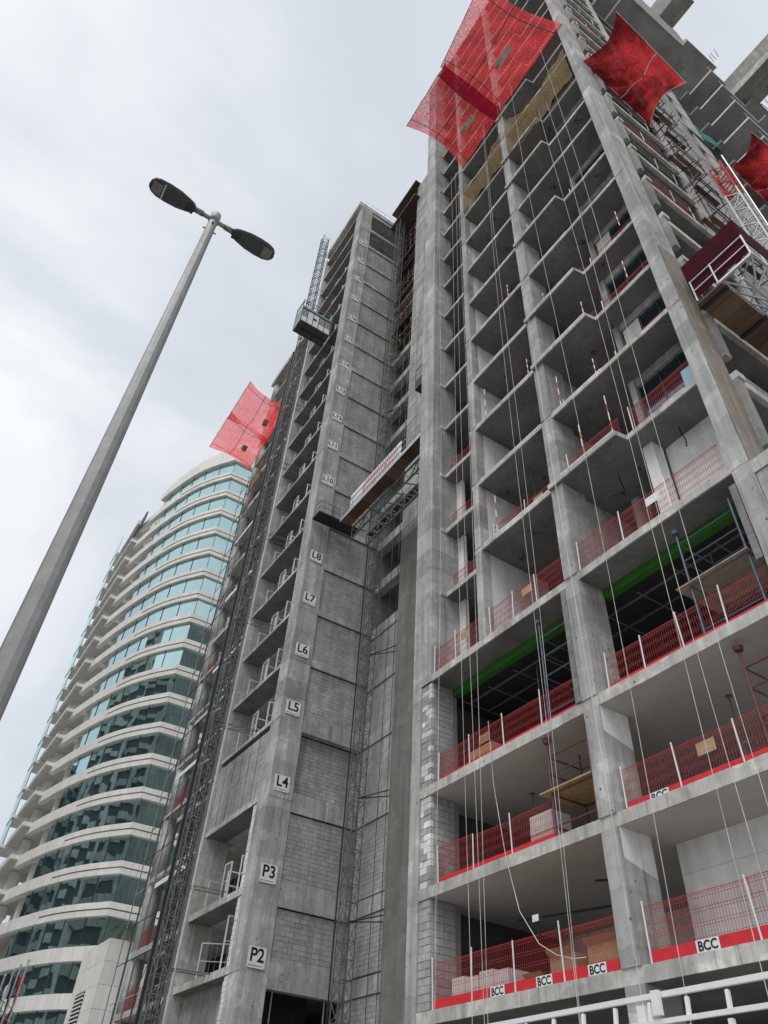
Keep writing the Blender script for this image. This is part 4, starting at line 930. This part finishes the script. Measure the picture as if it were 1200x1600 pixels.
# brackets and tube scaffold on the side front
for i, n in enumerate(['L%d' % k for k in range(8, 17)]):
    z = LV[n][1]; t = thing('side_scaffold', (-5.6, 19.3, z), 'dark bracket scaffold on the tower side at slab level %s' % n, 'scaffold', 'bracket scaffolds up the tower side')
    for y in (18.6, 19.6, 20.7): MB().tube((-5.75, y, z-0.2), (-5.0, y+0.1, z-0.2), 0.03, 5).build('needle', 'steel_black', t)
    for y in (18.6, 20.7): MB().tube((-5.1, y, z-0.3), (-5.1, y, z+1.3), 0.028, 5).build('standard', 'steel_black', t)
    for zz_ in (0.5, 1.1): MB().tube((-5.1, 18.5, z+zz_), (-5.1, 20.9, z+zz_), 0.025, 5).build('ledger', 'steel_black', t)
    if i % 2: MB().box(-5.66, -5.44, 18.5, 20.1+random.uniform(-.3, .5), z-0.16, z-0.12).build('board', 'deck_timber', t)
    MB().box(-5.4, -5.18, 18.6+random.uniform(0, .6), 20.6, z-0.16, z-0.12).build('board', 'deck_timber', t)
    for k in range(5): yy = 18.5+random.random()*2.3; MB().tube((-5.8, yy, z+random.uniform(-.4, 1.4)), (-4.85, yy+random.uniform(-.5, .5), z+random.uniform(-.4, 1.4)), 0.022, 5).build('loose_tube', random.choice(('steel_black', 'galv_dark', 'steel_maroon')), t)

for i, n in enumerate(['L%d' % k for k in range(9, 19)]):
    z = LV[n][1]; t = thing('edge_guard', (-5.6, 16.5, z), 'red mesh and tube edge guard on the tower side at slab level %s' % n, 'barrier', 'edge guards up the tower side')
    for y in (15.6, 17.0, 18.3): MB().tube((-5.75, y, z), (-5.75+random.uniform(-.05, .05), y, z+1.15), 0.02, 5).build('post', random.choice(('galv', 'white_paint', 'steel_black')), t)
    for zz_ in (0.55, 1.1): MB().tube((-5.75, 15.5, z+zz_), (-5.75, 18.4, z+zz_+random.uniform(-.06, .06)), 0.018, 5).build('guard_rail', 'galv_dark', t)
    if i % 2 == 0:
        mb = MB()
        for k in range(24): mb.bar((-5.78, 15.6+k*0.115, z+0.02), (-5.78, 15.6+k*0.115, z+1.05), 0.007)
        for k in range(6): mb.bar((-5.785, 15.6, z+0.05+k*0.2), (-5.785, 18.3, z+0.05+k*0.2), 0.007)
        mb.build('mesh_panel', 'red_mesh', t)
    if i % 3 == 0: MB().box(-6.4, -5.95, 16.2, 17.6, z+0.01, z+0.7).build('stacked_boards', 'timber_grey', t)

# ------------------------------------------------------------------ far left tube scaffold
t = thing('tube_scaffold', (-46, 14, 0), 'dense dark tube scaffold climbing the far left bay of the concrete tower', 'scaffold')
for k in range(7):
    x = -51.6+k*1.7
    MB().tube((x, 13.9, 0), (x, 13.9, 52), 0.035, 5).build('standard', 'steel_black' if k % 2 else 'galv_dark', t)
    MB().tube((x+0.3, 14.35, 0), (x+0.3, 14.35, 50), 0.03, 5).build('standard', 'galv_dark', t)
for k in range(25):
    z = 3+k*2.0; MB().tube((-51.7, 13.9, z), (-41.2, 13.9, z), 0.028, 5).build('ledger', 'steel_black' if k % 3 else 'galv', t)
    if k % 3 == 0: MB().tube((-51.6+(k % 5)*1.7, 13.85, z), (-48.2+(k % 5)*1.7, 13.85, z+4), 0.025, 5).build('brace', 'galv_dark', t)
for k in range(12):
    z = 11.0+k*3.515; MB().box(-49+(k % 3)*1.3, -44+(k % 3)*1.3, 13.84, 13.87, z, z+0.28).build('toe_board', 'white_paint' if k % 2 else 'galv', t)
# ------------------------------------------------------------------ white balcony frames
FR = {}
def frame_mesh(w, h):
    k = (w, h)
    if k not in FR:
        mb = MB(); r = 0.06
        for a, b in (((0,0,0),(0,0,h)), ((w,0,0),(w,0,h)), ((0,0,h),(w,0,h)), ((0,0,0.08),(w,0,0.08))): mb.bar(a, b, r)
        mb.bar((0,0,h*0.55), (w,0,h*0.55), 0.03)
        me = mb.mesh('frame_rails'); me.materials.append(MATS['white_paint']); n = MB()
        for i in range(1, 10): n.bar((w*i/10, 0.01, 0.08), (w*i/10, 0.01, h), 0.009)
        m2 = n.mesh('frame_wires'); m2.materials.append(MATS['galv']); FR[k] = (me, m2)
    return FR[k]
for n in lvl:
    if n in ('P1', 'L4') or LV[n][1] > 71: continue
    z = LV[n][1]
    spec = ((-39.5, 14.25, 2.0, 1.45, R(90), 'left'), (-37.9, 14.35, 0.75, 1.85, 0.0, 'narrow upright'), (-37.2, 14.3, 2.0, 1.4, R(90), 'middle'), (-35.6, 14.25, 2.0, 1.75, R(90), 'right')) if n != 'P2' else ((-39.2, 14.4, 2.6, 1.7, R(60), 'left'), (-36.0, 14.25, 2.0, 2.3, R(88), 'right'))
    for x, y, w, h, rz, s in spec:
        a, b = frame_mesh(w, h); o = thing('balcony_frame', (x, y, z), '%s white gate frame on the left block balcony at %s' % (s, n), 'gate frame', 'white gate frames on the balconies')
        rz += random.uniform(-0.1, 0.1)
        p = put('frame_rails', a, (x, y, z), o, (0, 0, rz)); q = put('frame_wires', b, (x, y, z), o, (0, 0, rz))

# ------------------------------------------------------------------ street lamp
LX, LY, LZ = -5.80, 0.14, 12.0
t = thing('street_lamp', (LX, LY, 0.12), 'tall grey street lamp with two dark flat heads', 'street lamp')
MB().tube((LX, LY, 0.12), (LX, LY, 12.12), 0.135, 12, 0.062).build('pole', 'lamp_pole', t, False)
MB().tube((LX, LY, 0.12), (LX, LY, 0.16), 0.25, 12).build('base_plate', 'galv_dark', t)
MB().box(LX+0.11, LX+0.14, LY-0.05, LY+0.05, 0.9, 1.3).build('access_door', 'lamp_pole', t)
MB().tube((LX, LY-0.35, LZ), (LX, LY+0.35, LZ), 0.035, 8).build('cross_arm', 'lamp_pole', t, True)
MB().tube((LX, LY, LZ-0.06), (LX, LY, LZ+0.16), 0.075, 12).build('pole_cap', 'lamp_pole', t, True)
for s in (-1, 1):
    hd = MB(); rows = []
    prof = [(0.0, 0.05), (0.03, 0.085), (0.1, 0.11), (0.25, 0.145), (0.42, 0.155), (0.56, 0.145), (0.64, 0.115), (0.68, 0.06), (0.69, 0.0)]
    top = []; bot = []
    for d, w in prof:
        y = LY+s*(0.30+d)
        ring = [(LX-w, y, LZ-0.005), (LX-w*0.75, y, LZ-0.035), (LX, y, LZ-0.042), (LX+w*0.75, y, LZ-0.035), (LX+w, y, LZ-0.005), (LX+w*0.6, y, LZ+0.045), (LX, y, LZ+0.06), (LX-w*0.6, y, LZ+0.045), (LX-w, y, LZ-0.005)]
        rows.append(ring)
    ho = hd.grid(rows).build('lamp_head', 'lamp_case', t, True)
    tag(ho)
    ya, yb = LY+s*0.80, LY+s*0.94
    MB().box(LX-0.085, LX+0.085, min(ya, yb), max(ya, yb), LZ-0.052, LZ-0.038).build('led_panel', 'lamp_lens', ho)
    MB().box(LX-0.12, LX+0.12, min(LY+s*0.765, LY+s*0.785), max(LY+s*0.765, LY+s*0.785), LZ-0.048, LZ-0.036).build('lens_strip', 'galv' if s < 0 else 'lamp_case', ho)
    MB().box(LX-0.07, LX+0.07, min(LY+s*0.31, LY+s*0.42), max(LY+s*0.31, LY+s*0.42), LZ-0.056, LZ-0.02).build('hinge', 'steel_black', ho)
    MB().tube((LX, LY+s*0.17, LZ), (LX, LY+s*0.32, LZ), 0.045, 8).build('spigot', 'galv_dark', t, True)
for a in range(4): MB().tube((LX+0.06*math.cos(a*1.57), LY+0.06*math.sin(a*1.57), LZ-0.22-0.1*(a % 2)), (LX+0.1*math.cos(a*1.57), LY+0.1*math.sin(a*1.57), LZ-0.22-0.1*(a % 2)), 0.012, 6).build('bolt', 'steel_black', t)

# ------------------------------------------------------------------ steel gate frame in the foreground
t = thing('gate_frame', (-5, 6, 0), 'white square tube gate frame crossing the bottom right corner', 'gate')
MB().bar((-8.6, 6.0, 2.995), (-1.5, 6.0, 3.03), 0.042).build('top_rail', 'white_paint', t)
MB().bar((-8.6, 5.97, 2.80), (-1.5, 5.97, 2.835), 0.036).build('lower_rail', 'white_paint', t)
for k in range(16):
    x = -8.3+k*0.4; MB().bar((x, 6.0, 2.97), (x+0.012, 5.97, 2.83), 0.03).build('strut', 'white_paint', t)
    MB().bar((x, 5.97, 2.775), (x, 5.97, 0.2), 0.04).build('picket', 'white_paint', t)
for x in (-8.6, -5.2, -1.5): MB().bar((x, 6.03, 0), (x, 6.03, 2.96), 0.09).build('gate_post', 'white_paint', t)
MB().box(-5.02, -4.94, 5.93, 5.969, 2.86, 3.04).build('latch_plate', 'white_paint', t)
MB().bar((-8.6, 5.97, 0.2), (-1.5, 5.97, 0.2), 0.05).build('bottom_rail', 'white_paint', t)

# ------------------------------------------------------------------ white curved tower behind
CT = thing('curved_tower', (-88, 25, 0), 'pale curved residential tower with banded teal glass', 'building')
BASE = [(-76.75, 30.0), (-76.75, 18.8), (-79.5, 16.9), (-83.0, 15.2), (-88.0, 13.7), (-92.0, 12.8), (-96.5, 12.0)]
def resample(P, step):
    out = []
    # smooth the curved part with catmull-rom, keep the corner sharp
    seg = [P[0], P[1]]
    cur = P[1:]
    def cr(p0, p1, p2, p3, t): return tuple(0.5*((2*p1[i])+(-p0[i]+p2[i])*t+(2*p0[i]-5*p1[i]+4*p2[i]-p3[i])*t*t+(-p0[i]+3*p1[i]-3*p2[i]+p3[i])*t**3) for i in (0, 1))
    fine = []
    for i in range(len(cur)-1):
        p0 = cur[max(0, i-1)]; p3 = cur[min(len(cur)-1, i+2)]
        for k in range(30): fine.append(cr(p0, cur[i], cur[i+1], p3, k/30))
    fine.append(cur[-1])
    def walk(pl_, st):
        o = [pl_[0]]; acc = 0
        for a, b in zip(pl_, pl_[1:]):
            acc += math.hypot(b[0]-a[0], b[1]-a[1])
            if acc >= st: o.append(b); acc = 0
        if math.hypot(o[-1][0]-pl_[-1][0], o[-1][1]-pl_[-1][1]) > st*0.4: o.append(pl_[-1])
        return o
    L0 = 11.2; n0 = 8
    side = [(P[0][0], P[0][1]+(P[1][1]-P[0][1])*k/n0) for k in range(n0)]
    return side + walk(fine, step)
CURVE = resample(BASE, 1.25)
def normals(P):
    N = []
    for i in range(len(P)):
        a = P[max(0, i-1)]; b = P[min(len(P)-1, i+1)]; d = Vector((b[0]-a[0], b[1]-a[1])).normalized(); N.append((-d.y, d.x))
    return N
NRM = normals(CURVE)
# make outward (towards camera side: -Y / +X)
if NRM[-1][1] > 0: NRM = [(-x, -y) for x, y in NRM]
CN = next(i for i, p in enumerate(CURVE) if abs(p[0]+76.75) < 1e-6 and abs(p[1]-18.8) < 0.2)
NRM[CN] = (0.75, -0.9)
def off(i, d): return (CURVE[i][0]+NRM[i][0]*d, CURVE[i][1]+NRM[i][1]*d)
def seg_box(i, j, d0, d1, z0, z1, gap=0.0):
    a0, b0, a1, b1 = off(i, d0), off(j, d0), off(i, d1), off(j, d1)
    def lp(p, q, t): return (p[0]+(q[0]-p[0])*t, p[1]+(q[1]-p[1])*t)
    ln = math.hypot(b1[0]-a1[0], b1[1]-a1[1]) or 1; g_ = gap/ln
    a0, b0 = lp(a0, b0, g_), lp(a0, b0, 1-g_); a1, b1 = lp(a1, b1, g_), lp(a1, b1, 1-g_)
    v = [(*a0, z0), (*b0, z0), (*b1, z0), (*a1, z0), (*a0, z1), (*b0, z1), (*b1, z1), (*a1, z1)]
    m_ = MB().add(v, [(0,1,2,3),(4,7,6,5),(0,4,5,1),(1,5,6,2),(2,6,7,3),(3,7,4,0)]); return m_
FH = 3.61; ZB = 20.5
floors = [ZB+FH*k for k in range(-4, 17)]          # top of each white band at the corner
NC = len(CURVE)
GE = next(i for i, p in enumerate(CURVE) if p[0] < -89.0)     # glass ends, open balconies follow
npan = npane = 0
rest_p, rest_g = MB(), MB()
core = [off(i, -0.7) for i in range(2, GE+1)] + [(-97, 30), (-80, 36)]
MB().prism(core, 0, 84).build('core', 'interior_dark', CT)
for fi, zt in enumerate(floors):
    zb = zt-1.15
    low = fi < 4
    ge = min(NC-1, GE + max(0, 3-fi//4))
    for i in range(3, NC-1):
        # white band: upper and lower panel with a groove between near the corner
        mbs = [seg_box(i, i+1, -0.3, 0.35, zb, zt, 0.012)] if (i > CN+6 or low) else [seg_box(i, i+1, -0.3, 0.35, zb+0.62, zt, 0.012), seg_box(i, i+1, -0.3, 0.28, zb, zb+0.52, 0.012)]
        for q in mbs:
            if npan < 300 and fi > 2 and i < CN+17: q.build('cladding_panel', 'cladding', CT); npan += 1
            else: rest_p.add(q.v, q.f)
    # glass storey above the band
    z0, z1 = zt, zt+FH-1.15
    if fi == len(floors)-1: z1 = z0+2.4
    for i in range(3, GE):
        dz = random.uniform(-0.02, 0.02); dn = random.uniform(-0.006, 0.006); dm = random.uniform(-0.006, 0.006)
        a, b = off(i, -0.05+dn), off(i+1, -0.05+dm); tl = random.uniform(-0.007, 0.007)
        na, nb = NRM[i], NRM[i+1]
        v = [(*a, z0+0.02), (*b, z0+0.02), (b[0]+nb[0]*tl, b[1]+nb[1]*tl, z1-0.02), (a[0]+na[0]*tl, a[1]+na[1]*tl, z1-0.02)]
        q = MB().add(v, [(0, 3, 2, 1)])
        if npane < 300 and fi > 2 and i >= CN-3: q.build('pane', 'tower_glass', CT); npane += 1
        else: rest_g.add(q.v, q.f)
        if i % 2 == 0:
            p = off(i, -0.02); MB().box(p[0]-0.03, p[0]+0.03, p[1]-0.03, p[1]+0.03, z0, z1).build('mullion', 'frame_dark', CT)
    if not low and fi < len(floors)-1:
        for i in range(GE, NC-1):                       # balcony back walls
            q = seg_box(i, i+1, -2.2, -2.0, z0, z1); rest_p.add(q.v, q.f)
        if fi % 1 == 0:
            p = off(GE+2, -0.8); MB().box(p[0]-0.45, p[0]+0.45, p[1]-0.3, p[1]+0.3, z0, z1).build('balcony_pier', 'cladding', CT)
    # left balcony boxes
    bx, by = -95.6, 10.9
    bz0, bz1 = zt-1.0+0.6, zt+0.6
    if fi > 2:
        MB().box(-104.5, bx, by, by+0.25, bz0, bz1-0.55).build('balcony_front', 'cladding', CT)
        MB().box(bx-0.25, bx, by+0.26, by+3.5, bz0, bz1-0.55).build('balcony_side', 'cladding', CT)
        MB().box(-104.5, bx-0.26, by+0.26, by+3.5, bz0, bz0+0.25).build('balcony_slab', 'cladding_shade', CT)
        for zz_ in (0.12, 0.32): MB().bar((-104.5, by+0.1, bz1-0.5+zz_), (bx-0.1, by+0.1, bz1-0.5+zz_), 0.05).build('balcony_rail', 'galv', CT); MB().bar((bx-0.1, by+0.1, bz1-0.5+zz_), (bx-0.1, by+3.5, bz1-0.5+zz_), 0.05).build('balcony_rail', 'galv', CT)
        MB().box(-101, -100.2, by+1.2, by+2.2, bz0+0.25, bz0+FH-0.05).build('balcony_pier', 'cladding', CT)
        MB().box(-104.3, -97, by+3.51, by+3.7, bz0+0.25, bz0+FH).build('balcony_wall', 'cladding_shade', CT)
        MB().box(-103.8, -102.2, by+3.46, by+3.505, bz0+0.3, bz0+2.6).build('balcony_door', 'site_glass', CT)
        MB().box(-108.2, -104.6, by-0.4, by-0.3, bz0+0.1, bz0+FH-0.35).build('end_pane', 'tower_glass', CT)
        MB().box(-108.4, -104.55, by-0.45, by+3, bz0-0.3, bz0+0.08).build('end_band', 'cladding', CT)
rest_p.build('cladding_rest', 'cladding', CT, kind='stuff'); rest_g.build('pane_rest', 'tower_glass', CT, kind='stuff')
MB().box(-109, -97, 14.9, 30, 0, 76).build('rear_block', 'cladding', CT)
# parapet crown
zc = floors[-1]+2.4
for i in range(3, GE+1):
    for k in range(3): seg_box(i, i+1, -0.3-0.15*k, 0.42-0.35*k, zc+k*1.25, zc+k*1.25+1.24, 0.012).build('crown_panel', 'cladding', CT)
MB().box(-100.5, -93.5, 13.5, 24, 74, 83).build('roof_block', 'cladding', CT)
for k in range(14):
    x = -94+ -0.75*k; MB().box(x, x+0.5, 11.4, 11.6, 77.5, 79.2+0.3*(k % 2)).build('roof_letter', 'frame_dark', CT)
MB().bar((-104.8, 11.5, 77.4), (-93.2, 11.5, 77.4), 0.12).build('roof_letter_rail', 'galv_dark', CT)
# annex with louvres
AN = thing('louvred_annex', (-70, 20, 0), 'cream panelled annex with louvre grilles beside the far left column', 'building')
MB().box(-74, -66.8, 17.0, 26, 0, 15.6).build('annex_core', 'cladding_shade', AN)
for k in range(10):
    for j in range(5): MB().box(-74.0+j*1.45, -74+j*1.45+1.43, 16.9, 16.998, 0.02+k*1.56, 0.02+k*1.56+1.54).build('annex_panel', 'cladding', AN)
    for j in range(4): MB().box(-66.798, -66.7, 17.02+j*1.5, 17.02+j*1.5+1.48, 0.02+k*1.56, 0.02+k*1.56+1.54).build('annex_panel', 'cladding', AN)
for z in (6.0, 10.2):
    lv_ = MB().box(-72.4, -69.9, 16.86, 16.898, z, z+2.2).build('louvre', 'dark_hole', AN)
    for k in range(8): MB().box(-72.4, -69.9, 16.78, 16.858, z+k*0.28, z+k*0.28+0.1).build('louvre_blade', 'cladding', lv_)

# ------------------------------------------------------------------ flags and palms
fl = [('flag_red', -80.25, 0.170, 'right hand flagpole with a red flag before the curved tower'), ('flag_navy', -80.6, 0.1645, 'second flagpole from the right with a dark blue flag'), ('flag_white', -80.9, 0.160, 'third flagpole from the right with a pale flag'), ('flag_navy', -81.3, 0.154, 'leftmost flagpole with a drooping dark flag')]
for mt, az_, el, lb in fl:
    d = 62; x, y = d*math.sin(R(az_)), d*math.cos(R(az_)); h = 1.6+el*d
    t = thing('flagpole', (x, y, 0), lb, 'flag', 'flags before the curved tower')
    MB().tube((x, y, 0), (x, y, h), 0.05, 6).build('pole', 'galv', t); MB().tube((x, y, h), (x, y, h+0.12), 0.09, 8).build('finial', 'galv', t)
    MB().grid([[(x-1.15*u*(0.5+0.5*v)-0.1*math.sin(v*7), y+0.12*math.sin(u*6+v*5), h-0.3-2.4*v-0.8*u) for u in (0, .25, .5, .75, 1)] for v in [i/7 for i in range(8)]]).build('flag_cloth', mt, t, True)
def palm(x, y, h, label, n=15, L=2.4, z0=0.0):
    t = thing('palm_tree', (x, y, z0), label, 'palm'); MB().tube((x, y, z0), (x, y, h), 0.2 if z0 == 0 else 0.1, 8, 0.13 if z0 == 0 else 0.07).build('trunk', 'timber_grey', t)
    for i in range(n):
        a = i*2.4+random.random(); el = random.uniform(-0.1, 1.0); mb = MB(); prev = None
        dx, dy = math.cos(a), math.sin(a); pts = []
        for k in range(9):
            s = k/8; pts.append(Vector((x+dx*L*s*math.cos(el*0.6), y+dy*L*s*math.cos(el*0.6), h+L*(math.sin(el)*s-0.9*s*s))))
        for k in range(1, 9):
            p = pts[k]; side = Vector((-dy, dx, 0)); w = 0.55*(1-abs(k/8-0.4))
            for sg in (-1, 1):
                for q_ in range(2):
                    b = pts[k-1].lerp(p, q_*0.5); tip = b+side*sg*w+Vector((dx*0.2, dy*0.2, -0.22))
                    mb.add([b, pts[k-1].lerp(p, q_*0.5+0.22), tip], [(0, 1, 2)])
        mb.path([tuple(p) for p in pts], 0.02, 3); mb.build('frond', 'leaf', t)
palm(-58.5, 8.2, 9.0, 'palm at the left edge low before the curved tower')
palm(-66.9, 17.9, 16.6, 'small palm top showing above the cream annex', 12, 1.5, 15.6)

# ------------------------------------------------------------------ buildings across the street, mirrored in the tower glass
for (x0, x1, y0, y1, h, lb, wm) in ((-152, -106, -62, -44, 92, 'pale apartment block across the street, mirrored in the teal glass', 'beam_concrete'), (-104, -58, -70, -48, 80, 'grey slab tower across the street, mirrored beside the pale block', 'dark_concrete'), (-190, -156, -60, -30, 66, 'low dark block across the street, mirrored at the left of the glass', 'dark_concrete')):
    t = thing('opposite_building', ((x0+x1)/2, (y0+y1)/2, 0), lb, 'building', 'buildings across the street')
    MB().box(x0, x1, y0, y1-0.5, 0, h).build('core', 'inner_wall', t)
    k = 0; z = 1.0
    while z < h:
        MB().box(x0-0.2, x1+0.2, y0-0.2, y1, z, z+1.3).build('floor_band', wm, t); z += 3.5
    n = 6
    for i in range(n+1):
        xx = x0+(x1-x0)*i/n; MB().box(xx-0.5, xx+0.5, y1-0.45, y1+0.15, 0, h).build('pilaster', wm, t)
    MB().box(x0-0.3, x1+0.3, y0-0.3, y1+0.2, h+0.01, h+1.4).build('parapet', wm, t)
